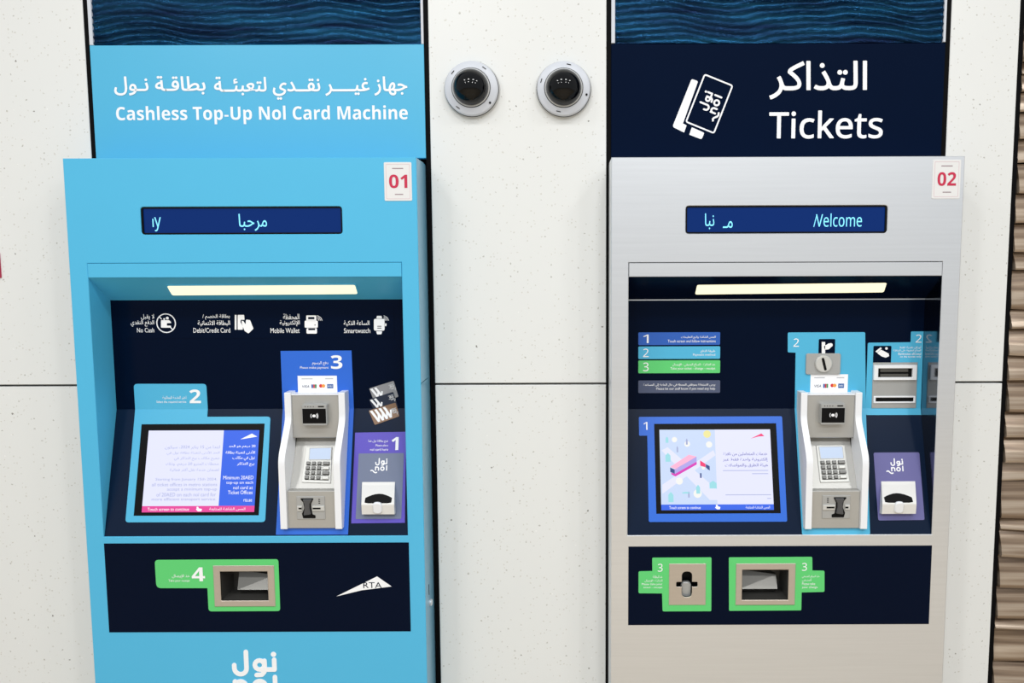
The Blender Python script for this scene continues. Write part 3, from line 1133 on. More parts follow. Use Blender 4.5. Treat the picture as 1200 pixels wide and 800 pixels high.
# ---- card pocket (white moulded holder)
def card_holder(m, parent, quad):
    cs = m.cs
    q = [Vector(cs.pix(*p)) for p in quad]                 # TL TR BR BL on the console surface
    u0, u1 = (q[0].x + q[3].x) / 2, (q[1].x + q[2].x) / 2
    H = 0.030
    vt = (q[0].y + q[1].y) / 2
    vb = cs.pix((quad[2][0] + quad[3][0]) / 2, quad[2][1], H)[1]
    # keep the front at its pixels: the block rises towards the viewer
    fu0, fu1 = cs.pix(quad[3][0], quad[3][1], H)[0], cs.pix(quad[2][0], quad[2][1], H)[0]
    hgt = vt - vb
    vr = vb + hgt * 0.31                                   # front ridge
    mb = MB()
    P_ = lambda u, v, w: cs.W(u, v, w)
    rows = [(vt, 0.003, 0.0), (vt - hgt * 0.10, 0.006, 0.08), (vr + hgt * 0.05, H * 0.96, 0.95), (vr, H, 1.0), (vr - hgt * 0.03, H * 0.985, 1.0), (vb, H * 0.62, 0.9), (vb + 0.001, 0.0, 0.8)]
    for v, w, k in rows:
        mb.v.append(P_(u0 * (1 - k) + fu0 * k, v, w))
        mb.v.append(P_(u1 * (1 - k) + fu1 * k, v, w))
    n_ = len(rows)
    for i in range(n_ - 1):
        mb.f.append((2 * i, 2 * i + 1, 2 * i + 3, 2 * i + 2))
    b = len(mb.v)
    mb.v.append(P_(u0, vt, 0))
    mb.v.append(P_(u1, vt, 0))
    mb.f.append(tuple([2 * i for i in range(n_)] + [b]))
    mb.f.append(tuple([b + 1] + [2 * i + 1 for i in range(n_)][::-1]))
    mb.f.append((b, b + 1, 1, 0))
    mb.f.append((b, 2 * (n_ - 1), 2 * (n_ - 1) + 1, b + 1))
    hold = mb.build('card_holder', M_WHITEPLASTIC, m.root, 'white moulded card pocket')
    # dark mouth across the upper edge of the front
    du = fu1 - fu0
    a_, b_ = cs.W(0, vr + hgt * 0.05, H * 0.96), cs.W(0, vt - hgt * 0.10, 0.006)
    sl = Frame(a_, (1, 0, 0), b_ - a_)                     # the sloping top
    hs = (b_ - a_).length
    pts = [(fu0 + 0.09 * du, 0.0)]
    for k in range(9):
        t = k / 8
        pts.append((fu0 + (0.09 + 0.82 * t) * du, hs * (0.16 + 0.34 * math.sin(math.pi * (0.1 + 0.8 * t)))))
    pts += [(fu0 + 0.91 * du, 0.0), (fu0 + 0.80 * du, -0.0015), (fu0 + 0.20 * du, -0.0015)]
    part('pocket_mouth', M_DARK, hold, sl, rpoly(pts, 0.0012, 2), -0.001, 0.0006)
    tu = fu0 + 0.49 * du
    e_ = cs.W(0, vb, H * 0.62)
    f2 = Frame(e_, (1, 0, 0), cs.W(0, vr - hgt * 0.03, H * 0.985) - e_)      # the front below the ridge
    fh = (cs.W(0, vr - hgt * 0.03, H * 0.985) - e_).length
    part('thumb_tab', M_RAIL, hold, f2, rpoly([(tu - 0.0105, fh * 1.35), (tu + 0.0105, fh * 1.35), (tu + 0.0105, fh * 0.14), (tu - 0.0105, fh * 0.14)], 0.009, 6), -0.001, 0.005, 0.002, 'white thumb rest')
    return hold


# ================================================================== blue machine
fx = lambda x, y: FR.pix(x, y)
cfgL = dict(blue=True,
            X0=(fx(73, 195)[0] + fx(111.8, 795)[0]) / 2, X1=(fx(487.5, 225)[0] + fx(501.3, 790)[0]) / 2, ztop=fx(290, 184.8)[1],
            o0=(fx(102.8, 325)[0] + fx(121.5, 627)[0]) / 2, o1=(fx(470.5, 325)[0] + fx(478.3, 627)[0]) / 2,
            lip=(fx(290, 307.8)[1], fx(290, 324.8)[1]), zh=BK.pix(290, 351.2)[1], zc=BK.pix(290, 479)[1], zf=fx(290, 628.2)[1],
            disp=FR.rect(164.8, 242, 401, 274.5), low=FR.rect(125, 636, 480.2, 740), plate=FR.rect(450.3, 190, 482.6, 235.3),
            lamp=[(196, 334.5), (416, 333.3), (419, 343.4), (202, 345)], number='01', cut=(331, 502, 402, 612), zjoint=fx(490, 449.5)[1])
L = machine('light blue card top-up machine with number 01', cfgL)
vd = wallframe(YF + 0.007)
text('ıy', vd, vd.rect(179, 254.5, 189, 271), G_VFDTEXT, L.display, bold=0.01, w=0.0005)
text('مرحبا', vd, vd.rect(280, 250.5, 313, 270.5), G_VFDTEXT, L.display, bold=0.006, w=0.0005)

# pictogram row on the back panel
rowp = part('pictogram_strip', M_NAVY, L.root, BK, rloop(*BK.rect(148, 362, 462, 396)), 0.0, 0.0008, label='dark strip with four white pictograms and captions')
kw = dict(w=0.0009, t=0.0003, bold=0.012)
lines([('لا يقبل', 165.5, 368, 181, 374.5), ('الدفع النقدي', 153.5, 375, 181, 382.5), ('No Cash', 160.8, 384, 181, 389.3),
       ('بطاقة الخصم /', 237.5, 368, 269.5, 374.5), ('البطاقة الائتمانية', 232, 375.2, 269.8, 382), ('Debit/Credit Card', 226.8, 384, 270, 389.6),
       ('المحفظة', 332, 367.5, 351, 374), ('الإلكترونية', 328, 375.2, 351.5, 382), ('Mobile Wallet', 317.2, 384.2, 351.2, 390),
       ('الساعة الذكية', 403, 375.5, 433, 382), ('Smartwatch', 403.2, 384.4, 434, 390)], BK, M_WHITE, rowp, **kw)
bp = lambda x, y: BK.pix(x, y)
PW0, PW1 = 0.0006, 0.0013
s1 = 160 / 1200.0
A = lambda x, y: bp(150 + x * s1, 360 + y * s1)           # crop with the first two pictograms
B = lambda x, y: bp(310 + x * s1, 355 + y * s1)
c = A(337, 139)
mb = MB().prism(BK, [circle(c[0], c[1], 0.0237, 36), circle(c[0], c[1], 0.0213, 36)], PW0, PW1)
mb.prism(BK, rpoly([A(292, 112), A(362, 112), A(380, 128), A(380, 178), A(292, 178)], 0.002), PW0, PW1)
q = A(348, 94)
mb.prism(BK, circle(q[0], q[1], 0.0034, 14), PW0, PW1)
q = A(320, 102)
mb.prism(BK, circle(q[0], q[1], 0.0022, 12), PW0, PW1)
mb.stroke(BK, [A(280, 85), A(296, 102)], 0.0022, PW0, PW1).stroke(BK, [A(372, 172), A(396, 196)], 0.0022, PW0, PW1)
mb.build('no_cash_pictogram', M_WHITE, rowp)
part('wallet_flap', M_NAVY, rowp, BK, rpoly([A(345, 138), A(384, 138), A(384, 160), A(345, 160)], 0.001), PW1 - 0.0002, PW1 + 0.0004)
mb = MB().prism(BK, rpoly([A(940, 66), A(956, 66), A(956, 196), A(940, 196)], 0.001), PW0, PW1)
mb.prism(BK, rpoly([A(966, 66), A(1022, 66), A(1026, 110), A(992, 108), A(990, 130), A(1012, 170), A(1010, 196), A(966, 196)], 0.0015), PW0, PW1)
mb.prism(BK, rpoly([A(1000, 116), A(1018, 122), A(1036, 154), A(1038, 106), A(1075, 112), A(1104, 188), A(1060, 230), A(1026, 206), A(1004, 150)], 0.003), PW0, PW1)
mb.build('card_in_hand_pictogram', M_WHITE, rowp)
mb = MB().prism(BK, [rpoly([B(368, 108), B(456, 108), B(456, 156), B(368, 156)], 0.002), rpoly([B(384, 122), B(440, 122), B(440, 142), B(384, 142)], 0.001)], PW0, PW1)
mb.prism(BK, [rpoly([B(354, 154), B(470, 154), B(470, 216), B(354, 216)], 0.003), circle(*B(445, 192), 0.0014, 10)], PW0, PW1)
mb.prism(BK, [rpoly([B(370, 220), B(462, 220), B(462, 268), B(370, 268)], 0.003), rloop(*BK.rect(310 + 386 * s1, 355 + 222 * s1, 310 + 446 * s1, 355 + 238 * s1))], PW0, PW1)
for k in (14, 28, 42):
    mb.stroke(BK, [B(466, 152 - k), B(466 + k * 0.7, 152 - k * 0.6), B(466 + k, 152)], 0.0012, PW0, PW1)
mb.build('mobile_wallet_pictogram', M_WHITE, rowp)
mb = MB().prism(BK, [rpoly([B(962, 138), B(1056, 138), B(1056, 242), B(962, 242)], 0.004), rloop(*BK.rect(310 + 992 * s1, 355 + 200 * s1, 310 + 1028 * s1, 355 + 207 * s1)), rloop(*BK.rect(310 + 992 * s1, 355 + 216 * s1, 310 + 1028 * s1, 355 + 223 * s1))], PW0, PW1)
mb.prism(BK, rpoly([B(990, 112), B(1028, 112), B(1036, 134), B(982, 134)], 0.002), PW0, PW1)
mb.prism(BK, rpoly([B(982, 247), B(1036, 247), B(1028, 274), B(990, 274)], 0.002), PW0, PW1)
mb.prism(BK, rpoly([B(1060, 178), B(1072, 178), B(1072, 202), B(1060, 202)], 0.001), PW0, PW1)
for k in (14, 28, 42):
    mb.stroke(BK, [B(1050, 152 - k), B(1050 + k * 0.7, 152 - k * 0.6), B(1050 + k, 152)], 0.0012, PW0, PW1)
mb.build('smartwatch_pictogram', M_WHITE, rowp)

# step 2: light blue surround with touch screen
loop = bloop(L, [(157.2, 449.5), (242, 449.5), (243.2, 488.3), (317.2, 488.0), (311, 611.5), (147.4, 611.8)])
loop = rpoly(loop, [0.009, 0.009, 0.0, 0.008, 0.008, 0.008])
bez = [L.cs.pix(*p) for p in ((166, 496.6), (311, 495.8), (304, 604), (156.6, 604.6))]
sur = MB().bent(L, loop, 0.0, 0.0022, holes=[shrink(bez if area2(bez) > 0 else bez[::-1], 0.0008)]).build('screen_surround', M_SKYPRINT, L.root, 'light blue surround with step number 2')
text('2', BK, BK.rect(222.6, 456, 235.8, 472), M_WHITE, sur, w=0.0023, bold=0.05)
lines([('اختر الخدمة المطلوبة', 191, 463.5, 218.8, 468), ('Select the required service', 184, 469, 218.8, 472.6)], BK, M_WHITE, sur, w=0.0023, t=0.0002)
scr = part('touch_screen', M_DARK, L.root, L.cs, bez, -0.004, 0.0010, label='lit touch screen with pink footer')
dq = [L.cs.pix(*p) for p in ((175, 504.5), (304.2, 503.8), (298, 599.8), (166, 600))]
x0 = (dq[0][0] + dq[3][0]) / 2
x1 = (dq[1][0] + dq[2][0]) / 2
y1_, y0_ = (dq[0][1] + dq[1][1]) / 2, (dq[2][1] + dq[3][1]) / 2
D_ = lambda a, b, c_, d: (x0 + a * (x1 - x0), y1_ - d * (y1_ - y0_), x0 + c_ * (x1 - x0), y1_ - b * (y1_ - y0_))   # fractions from the top left
part('page', G_SCREEN, scr, L.cs, rloop(*D_(0, 0, 0.68, 0.925)), 0.0008, 0.0014)
part('page_column', G_SCREENBLUE, scr, L.cs, rloop(*D_(0.68, 0, 1, 0.925)), 0.0008, 0.0014)
part('page_footer', G_SCREENPINK, scr, L.cs, rloop(*D_(0, 0.925, 1, 1)), 0.0008, 0.0014)
K = dict(w=0.0015, t=0.0002)
for s_, a, b, c_, d in (('ابتداءً من 15 يناير 2024، سيكون'.replace('ً', '').replace('ء', ''), 0.16, 0.185, 0.655, 0.235), ('الحد الأدنى لتعبئة بطاقة نول في', 0.18, 0.255, 0.655, 0.305), ('جميع مكاتب بيع التذاكر في', 0.25, 0.325, 0.66, 0.375), ('محطات المترو 20 درهم، وذلك', 0.18, 0.395, 0.655, 0.445), ('لضمان خدمة نقل أكثر فعالية', 0.22, 0.46, 0.66, 0.51),
                        ('Starting from January 15th 2024,', 0.10, 0.585, 0.65, 0.625), ('all ticket offices in metro stations', 0.07, 0.645, 0.655, 0.685), ('accept a minimum top-up', 0.21, 0.705, 0.655, 0.75), ('of 20AED on each nol card for', 0.12, 0.765, 0.65, 0.81), ('more efficient transport service.', 0.08, 0.825, 0.655, 0.87)):
    text(s_, L.cs, D_(a, b, c_, d), G_SCREENTEXT, scr, **K)
for s_, a, b, c_, d in (('20 درهم هو الحد', 0.735, 0.18, 0.975, 0.225), ('الأدنى لتعبئة بطاقة', 0.71, 0.25, 0.975, 0.30), ('نول في مكاتب', 0.775, 0.32, 0.975, 0.375), ('بيع التذاكر', 0.82, 0.395, 0.975, 0.445),
                        ('Minimum 20AED', 0.705, 0.56, 0.975, 0.605), ('top-up on each', 0.735, 0.625, 0.975, 0.67), ('nol card at', 0.80, 0.685, 0.975, 0.725), ('Ticket Offices', 0.755, 0.74, 0.975, 0.785), ('rta.ae', 0.90, 0.84, 0.975, 0.875)):
    text(s_, L.cs, D_(a, b, c_, d), G_SCREENWHITETEXT, scr, bold=0.02, **K)
for s_, a, b, c_, d in (('Touch screen to continue', 0.05, 0.945, 0.42, 0.982), ('المس الشاشة للمتابعة', 0.60, 0.945, 0.92, 0.985)):
    text(s_, L.cs, D_(a, b, c_, d), G_SCREENWHITETEXT, scr, **K)
f_ = lambda a, b: D_(a, b, a, b)[:2]
part('wing_logo', G_SCREENWHITETEXT, scr, L.cs, [f_(0.835, 0.113), f_(0.935, 0.042), f_(0.985, 0.08)], 0.0012, 0.0018)
part('pointing_hand', G_SCREENWHITETEXT, scr, L.cs, rpoly([f_(0.485, 0.935), f_(0.50, 0.935), f_(0.505, 0.955), f_(0.535, 0.962), f_(0.53, 0.99), f_(0.50, 0.99), f_(0.48, 0.965), f_(0.488, 0.96)], 0.001), 0.0012, 0.0018)

# step 3: royal blue back plate with card terminal
loop = bloop(L, [(329, 411), (412, 410.5), (414.8, 479), (408, 626.2), (323.6, 626.4), (331.6, 479)])
bp3 = MB().bent(L, loop, 0.0, 0.0016, holes=[L.cut]).build('terminal_backplate', M_BLUE, L.root, 'royal blue plate with step number 3')
text('3', BK, BK.rect(388, 416, 401.4, 432), M_WHITE, bp3, w=0.0017, bold=0.05)
lines([('دفع الرسوم', 366, 423, 385, 428), ('Please make payment', 352, 429, 385.2, 432.6)], BK, M_WHITE, bp3, w=0.0017, t=0.0002, bold=0.01)
scheme_card(L, bp3, BK.rect(349.3, 440, 395.3, 459.8), 1)
tL = terminal(L, 333, 403.8, ((359, 523.6), (389.6, 523.2), (387.8, 566.2), (353.6, 565.2)), ((363.6, 525.4), (388, 524.8), (387.2, 538), (362.6, 538.2)),
              (348, 581.5, 381, 608), (354, 473.8, 382.8, 498.4), 1)

# step 1: violet plate with card pocket
q = bloop(L, [(416.4, 506.8), (476.2, 505.8), (474.6, 612.3), (411.8, 613)])
vp = part('pocket_plate', M_PURPLE, L.root, L.cs, q, 0.0, 0.0016, label='violet plate with step number 1')
q = [L.cs.pix(*p) for p in ((420.6, 531.2), (473.6, 530.6), (470.4, 607.6), (417, 608))]
sp = part('pocket_panel', M_SLATE, vp, L.cs, rpoly(q, 0.002), 0.0014, 0.0022)
text('1', L.cs, L.cs.rect(459, 512, 467.2, 527.2), M_WHITE, vp, w=0.0018, bold=0.05)
lines([('ضع بطاقة نول هنا', 432, 515, 455, 519), ('Please place', 440.5, 520.5, 455, 523.6), ('nol card here', 434, 525, 455, 528)], L.cs, M_WHITE, vp, w=0.0018, t=0.0002, bold=0.01)
c = L.cs.pix(444.8, 545.8)
logo(L.cs, c[0], c[1], 0.040, M_WHITE, vp, w0=0.0021, w1=0.0026)
card_holder(L, vp, ((425, 565), (463.6, 564.2), (461.4, 602.6), (423, 603)))

# three printed cards fanned on the panel
fan = [(M_SILVERCARD, ((432.6, 455), (461.4, 446), (467, 464.6), (440, 474))), (M_NAVYCARD, ((432.4, 467.8), (460.8, 458.8), (466.6, 477), (440, 486))), (M_GOLDCARD, ((432.2, 481), (463.6, 471.4), (468.2, 487.6), (439.4, 497.8)))]
for k, (mm, qd) in enumerate(fan):
    lp = bloop(L, qd, 0.0025)
    cd = MB().bent(L, lp, 0.0 + 0.0005 * k, 0.0006 + 0.0005 * k).build('printed_card', mm, L.root, 'printed transit card picture')
    wz0, wz1 = 0.0004 + 0.0005 * k, 0.0009 + 0.0005 * k
    TL, TR, BR, BL = [Vector(p) for p in qd]

    def at2(s, t):
        p = (TL * (1 - s) + TR * s) * (1 - t) + (BL * (1 - s) + BR * s) * t
        return (p.x, p.y)
    tmax = 0.62 if k < 2 else 1.0
    mb = MB()
    for j in range(4 if k == 2 else 2):
        a = 0.03 + 0.16 * j
        zz = [at2(a, 0.06), at2(a + 0.09, 0.06), at2(a + 0.22, min(tmax, 0.9)), at2(a + 0.13, min(tmax, 0.9))]
        mb.bent(L, [bpx(L, *p) for p in zz], wz0, wz1 + 0.00004 * j)
        zz = [at2(a + 0.15, min(tmax, 0.9)), at2(a + 0.21, min(tmax, 0.9)), at2(a + 0.28, 0.4), at2(a + 0.22, 0.36)]
        mb.bent(L, [bpx(L, *p) for p in zz], wz0, wz1 + 0.00004 * j + 0.00002)
    mb.build('zigzag_print', M_WHITE, cd)
    cc = at2(0.88, 0.36 if k < 2 else 0.58)
    q_ = bpx(L, *cc)
    fr_ = BK if q_[1] >= 0 else L.cs
    q_ = (q_[0], q_[1] + (L.bkc.O.z if q_[1] >= 0 else 0))
    logo(fr_, q_[0], q_[1], 0.017, mat('pale_print', (206, 206, 208), 0.5, vary=0), cd, rot=math.radians(107), wd=9, w0=wz0, w1=wz1)

# lower panel with return tray
low = cfgL['low']
tr_open = (259, 669, 314.4, 703)
lp = part('lower_panel', M_NAVY, L.root, FR, [rloop(*low), rloop(*FR.rect(*tr_open))], -0.002, 0.0006, label='dark navy lower panel')
gl = [fx(*p) for p in ((181.6, 655.6), (326.4, 654.8), (328.6, 715.4), (244.8, 715.8), (243.4, 688.6), (183.6, 688.6))]
gs = part('tray_surround', M_GREEN, L.root, FR, [rpoly(gl, [0.009, 0.007, 0.007, 0.008, 0.0, 0.012]), rloop(*FR.rect(*tr_open))], 0.0005, 0.0016, label='green surround with step number 4')
text('4', FR, FR.rect(225, 664.2, 240.6, 680.4), M_WHITE, gs, w=0.0017, bold=0.04)
lines([('خذ الإيصال', 202, 672.5, 222.8, 677), ('Take your receipt', 198, 678.4, 222.8, 681.8)], FR, M_WHITE, gs, w=0.0017, t=0.0002, bold=0.01)
tray(L, gs, FR, (251, 662, 322.4, 710), tr_open, 1)
P = lambda x, y: fx(385 + x * 0.075, 660 + y * 0.075)
wing = part('wing_emblem', M_WHITE, L.root, FR, [P(128, 510), P(520, 415), P(760, 385), P(985, 356), P(760, 200)], 0.0006, 0.0012, label='white wing emblem')
text('RTA', FR, (P(535, 0)[0], P(0, 382)[1], P(825, 0)[0], P(0, 292)[1]), M_NAVY, wing, w=0.0012, t=0.0003, bold=0.004)
c = fx(290.8, 793.6)
logo(FR, c[0], c[1], 0.146, M_WHITE, L.root, wd=8.4, w0=0.0, w1=0.0006)
# lock on the right side of the blue machine
sf = Frame((L.X1, YF, 0), (0, 1, 0), (0, 0, 1))
zk = FR.pix(503, 718)[1]
MB().lathe(sf, 0.062, zk, [(0.0085, 0.0), (0.0085, 0.004), (0.006, 0.006)], 20).build('side_lock', M_STEEL, L.root, 'small steel lock')
part('lock_slit', M_DARK, L.root, sf, rloop(0.05, zk + 0.024, 0.054, zk + 0.05), -0.0003, 0.0006)

# ================================================================== steel machine
cfgR = dict(blue=False,
            X0=(fx(715.8, 200)[0] + fx(716.2, 795)[0]) / 2, X1=(fx(1129.4, 190)[0] + fx(1106, 795)[0]) / 2, ztop=fx(920, 183.6)[1],
            o0=(fx(736, 320)[0] + fx(736, 626)[0]) / 2, o1=(fx(1103.6, 320)[0] + fx(1092.8, 626)[0]) / 2,
            lip=(fx(920, 306.8)[1], fx(920, 323.6)[1]), zh=BK.pix(920, 350.3)[1], zc=BK.pix(920, 478.6)[1], zf=fx(920, 626.6)[1],
            disp=FR.rect(803.5, 240.6, 1040, 273.4), low=FR.rect(736.3, 639.6, 1090.2, 731.5), plate=FR.rect(1092.4, 187, 1125.4, 232.8),
            lamp=[(817, 333.2), (1039, 330.8), (1035.5, 341.4), (814.5, 344)], number='02', cut=(942, 502, 1013, 612), zjoint=fx(920, 448)[1])
R = machine('brushed steel ticket machine with number 02', cfgR)
text('نبا', vd, vd.rect(826, 250, 837, 268.5), G_VFDTEXT, R.display, bold=0.004, w=0.0005)
text('مـ', vd, vd.rect(847, 259, 858.5, 267), G_VFDTEXT, R.display, bold=0.004, w=0.0005)
text('Velcome', vd, vd.rect(956, 250, 1010, 265.6), G_VFDTEXT, R.display, bold=0.004, w=0.0005)
MB().stroke(vd, [vd.pix(953.6, 265.4), vd.pix(957, 252)], 0.0016, 0.0005, 0.0009).build('lettering', G_VFDTEXT, R.display)

# instruction pills
for mm, y0p, y1p, num, ar, en, bx in ((M_BLUEPILL, 389.2, 404, '1', ('المس الشاشة واتبع التعليمات', 798, 393.2, 838.5, 397), ('Touch screen and follow instructions', 782.5, 397.8, 838.5, 401), 0),
                                      (M_SKYPRINT, 405.7, 420.3, '2', ('طريقة الدفع', 821, 409.5, 838, 413.4), ('Payment method', 812, 414, 838, 417.4), 0),
                                      (M_GREEN, 422, 437, '3', ('خذ التذكرة - المبلغ المتبقي - الإيصال', 788, 425.4, 838, 429.4), ('Take your ticket - change - receipt', 785.5, 430, 838, 433.6), 0),
                                      (M_SLATEPILL, 445.5, 460.2, None, ('يرجى الاستعانة بموظفي المحطة في حال الحاجة إلى المساعدة', 754, 449, 838, 453), ('Please let our staff know if you need any help', 769, 453.6, 838, 457.2), 0)):
    pl = part('instruction_pill', mm, R.root, BK, rloop(*BK.rect(748, y0p, 843.8, y1p), r=0.003), 0.0, 0.0012)
    if num:
        text(num, BK, BK.rect(753.6, y0p + 2.6, 760, y1p - 2.2), M_WHITE, pl, w=0.0013, bold=0.004)
    lines([ar, en], BK, M_WHITE, pl, w=0.0013, t=0.0002, bold=0.012)

# step 1: royal blue surround with touch screen
q = [R.cs.pix(*p) for p in ((748.6, 488.4), (916.2, 487.6), (922.2, 611), (760.2, 611.4), (758.4, 510.4), (748.8, 510.4))]
bez = [R.cs.pix(*p) for p in ((766, 496.2), (909.6, 495.4), (915.2, 601.6), (768.6, 602.2))]
sur = part('screen_surround', M_BLUE, R.root, R.cs, [rpoly(q, [0.003, 0.004, 0.004, 0.004, 0, 0.003]), shrink(bez if area2(bez) > 0 else bez[::-1], 0.0008)], 0.0, 0.0022, label='royal blue surround with step number 1')
text('1', R.cs, R.cs.rect(754, 494.4, 758.6, 503.6), M_WHITE, sur, w=0.0023, bold=0.01)
scr = part('touch_screen', M_DARK, R.root, R.cs, bez, -0.004, 0.0010, label='lit touch screen with drawn city picture')
dq = [R.cs.pix(*p) for p in ((772.6, 503.4), (902.4, 503), (906.6, 597.2), (775, 597.8))]
x0 = (dq[0][0] + dq[3][0]) / 2
x1 = (dq[1][0] + dq[2][0]) / 2
y1_, y0_ = (dq[0][1] + dq[1][1]) / 2, (dq[2][1] + dq[3][1]) / 2
part('page', G_SCREEN, scr, R.cs, rloop(*D_(0.50, 0, 1, 0.93)), 0.0008, 0.0014)
part('page_column', G_SCREENPALE, scr, R.cs, rloop(*D_(0.0, 0, 0.50, 0.93)), 0.0008, 0.0014)
part('page_footer', G_SCREENBLUE, scr, R.cs, rloop(*D_(0, 0.93, 1, 1)), 0.0008, 0.0014)
pg = R.cs
G = lambda x, y: D_((x - 118) / 878.0, (y - 86) / 632.0, 0, 0)[0:1] + (y1_ - (y - 86) / 632.0 * (y1_ - y0_),)   # crop of the screen to the page
sw0, sw1 = 0.0013, 0.0017
# pale streets and blocks, then the drawn tram, booth and small figures
def poly(m_, pts, lift=0, name='picture_shape'):
    return part(name, m_, scr, pg, [G(*p) for p in pts], sw0 + 0.0002 * lift, sw1 + 0.0002 * lift)


poly(G_SCREEN, [(130, 250), (180, 225), (560, 560), (560, 640), (500, 640)])
poly(G_SCREEN, [(130, 520), (540, 250), (556, 290), (130, 590)], 1)
for (x, y, r_, mm) in ((495, 122, 48, G_SCREENYELLOW), (508, 205, 40, G_SCREENCREAM), (265, 492, 44, G_SCREENCREAM), (405, 590, 52, G_SCREENCREAM), (235, 165, 34, G_SCREENCREAM), (335, 200, 36, G_SCREENCREAM)):
    c0 = G(x, y)
    part('picture_disc', mm, scr, pg, circle(c0[0], c0[1], r_ * 0.62 * (x1 - x0) / 878.0, 20), sw0 + 0.0004, sw1 + 0.0004)
for (x, y, w_, h_) in ((160, 270, 40, 70), (500, 490, 56, 60), (395, 520, 30, 70), (175, 575, 40, 80), (165, 140, 22, 50), (250, 215, 12, 50), (325, 155, 14, 50), (330, 570, 12, 50), (285, 575, 60, 14)):
    poly(G_SCREENTEAL if w_ > 20 else G_SCREENTEXT, [(x, y + h_ * 0.3), (x + w_ * 0.5, y), (x + w_, y + h_ * 0.3), (x + w_, y + h_), (x, y + h_)], 3)
poly(G_SCREENROSE, [(195, 380), (345, 285), (405, 300), (245, 402)], 4, 'tram_roof')
poly(G_SCREENLILAC, [(230, 400), (405, 300), (405, 345), (232, 440)], 4, 'tram_side')
poly(G_SCREENINK, [(195, 385), (230, 402), (230, 435), (195, 420)], 5, 'tram_front')
poly(G_SCREENMAGENTA, [(200, 425), (232, 435), (405, 340), (405, 362), (235, 456), (205, 440)], 5, 'tram_skirt')
poly(G_SCREENREDPINK, [(432, 330), (474, 358), (474, 385), (432, 372)], 5, 'booth')
poly(G_SCREENCREAM, [(438, 378), (470, 382), (465, 402), (448, 402)], 5, 'booth')
poly(G_SCREENINK, [(476, 360), (506, 375), (506, 410), (490, 400), (476, 385)], 5, 'booth')
poly(G_SCREENINK, [(428, 430), (440, 430), (440, 468), (428, 468)], 5, 'figure')
poly(G_SCREENREDPINK, [(836, 160), (925, 118), (948, 140), (905, 142)], 3, 'wing_logo')
for s_, a, b, c_, d in (('خدمات المتعاملين من نافذة', 0.57, 0.285, 0.965, 0.335), ('إلكترونية واحدة فقط عبر', 0.565, 0.355, 0.965, 0.405), ('هيئة الطرق والمواصلات', 0.58, 0.425, 0.965, 0.475)):
    text(s_, pg, D_(a, b, c_, d), G_SCREENNAVYTEXT, scr, bold=0.012, **K)
for a, b, c_ in ((0.56, 0.51, 0.965), (0.82, 0.55, 0.965), (0.575, 0.81, 0.98), (0.945, 0.855, 0.98)):
    part('small_print', G_SCREENTEXT, scr, pg, rloop(*D_(a, b, c_, b + 0.008)), sw0, sw1)
text('Touch screen to continue', pg, D_(0.07, 0.95, 0.35, 0.985), G_SCREENWHITETEXT, scr, **K)
text('المس الشاشة للمتابعة', pg, D_(0.75, 0.95, 0.965, 0.99), G_SCREENWHITETEXT, scr, **K)
part('pointing_hand', G_SCREENWHITETEXT, scr, pg, rpoly([f_(0.485, 0.935), f_(0.50, 0.935), f_(0.505, 0.955), f_(0.525, 0.962), f_(0.52, 0.99), f_(0.495, 0.99), f_(0.475, 0.965), f_(0.488, 0.96)], 0.001), 0.0012, 0.0018)

# step 2: light blue back plate with coin slot and card terminal
loop = bloop(R, [(923, 389.4), (1013.6, 389), (1014.4, 478.6), (1019.4, 626), (939.8, 626.2), (931.2, 478.6), (932.2, 413), (923, 412.6)])
loop = rpoly(loop, [0.004, 0.004, 0, 0.004, 0.004, 0, 0.0, 0.003])
bp2 = MB().bent(R, loop, 0.0, 0.0016, holes=[R.cut]).build('terminal_backplate', M_SKYPRINT, R.root, 'light blue plate with coin slot and step number 2')
text('2', BK, BK.rect(929.6, 396.4, 936, 406), M_WHITE, bp2, w=0.0017, bold=0.006)
pc = part('coin_pictogram', M_NAVY, R.root, BK, rloop(*BK.rect(959, 397, 978.2, 418), r=0.003), 0.0014, 0.0022)
mb = MB().prism(BK, [bp(962.6, 400.4), bp(966.6, 400.4), bp(966.6, 414), bp(962.6, 414)], 0.002, 0.0027)
mb.prism(BK, rpoly([bp(965, 405.5), bp(971, 402), bp(973.8, 402.4), bp(974, 406), bp(971, 409), bp(966.2, 409.6)], 0.003), 0.002, 0.0027)
q = bp(973.2, 404)
mb.prism(BK, circle(q[0], q[1], 0.0046, 16), 0.002, 0.0029)
mb.build('coin_symbol', M_WHITE, pc)
cr = BK.rect(944.6, 414, 985.2, 438.6, 0.006)
cp = part('coin_plate', M_GREYMETAL, R.root, BK, rloop(*cr, r=0.005), 0.001, 0.006, 0.001, 'metal plate of the coin slot')
c = BK.pix(965.6, 426.2, 0.012)
MB().lathe(BK, c[0], c[1], [(0.0205, 0.005), (0.0205, 0.011), (0.0185, 0.013), (0.0, 0.013)], 32, False).build('coin_disc', M_KEYPAD, cp)
MB().stroke(BK, [BK.pix(964.4, 420.6, 0.013), BK.pix(967.2, 432.4, 0.013)], 0.0062, 0.012, 0.0136, 4).build('coin_opening', M_DARK, cp)
scheme_card(R, bp2, BK.rect(949.4, 438.4, 993.2, 460), 1)
tR = terminal(R, 939, 1010.6, ((956, 522), (989.6, 521.6), (995.4, 564.6), (961, 565.4)), ((960, 523.8), (986.8, 523.4), (988.2, 536.6), (962, 537.2)),
              (963.4, 580.2, 996, 607), (962.2, 473, 990.6, 497.4), -1)

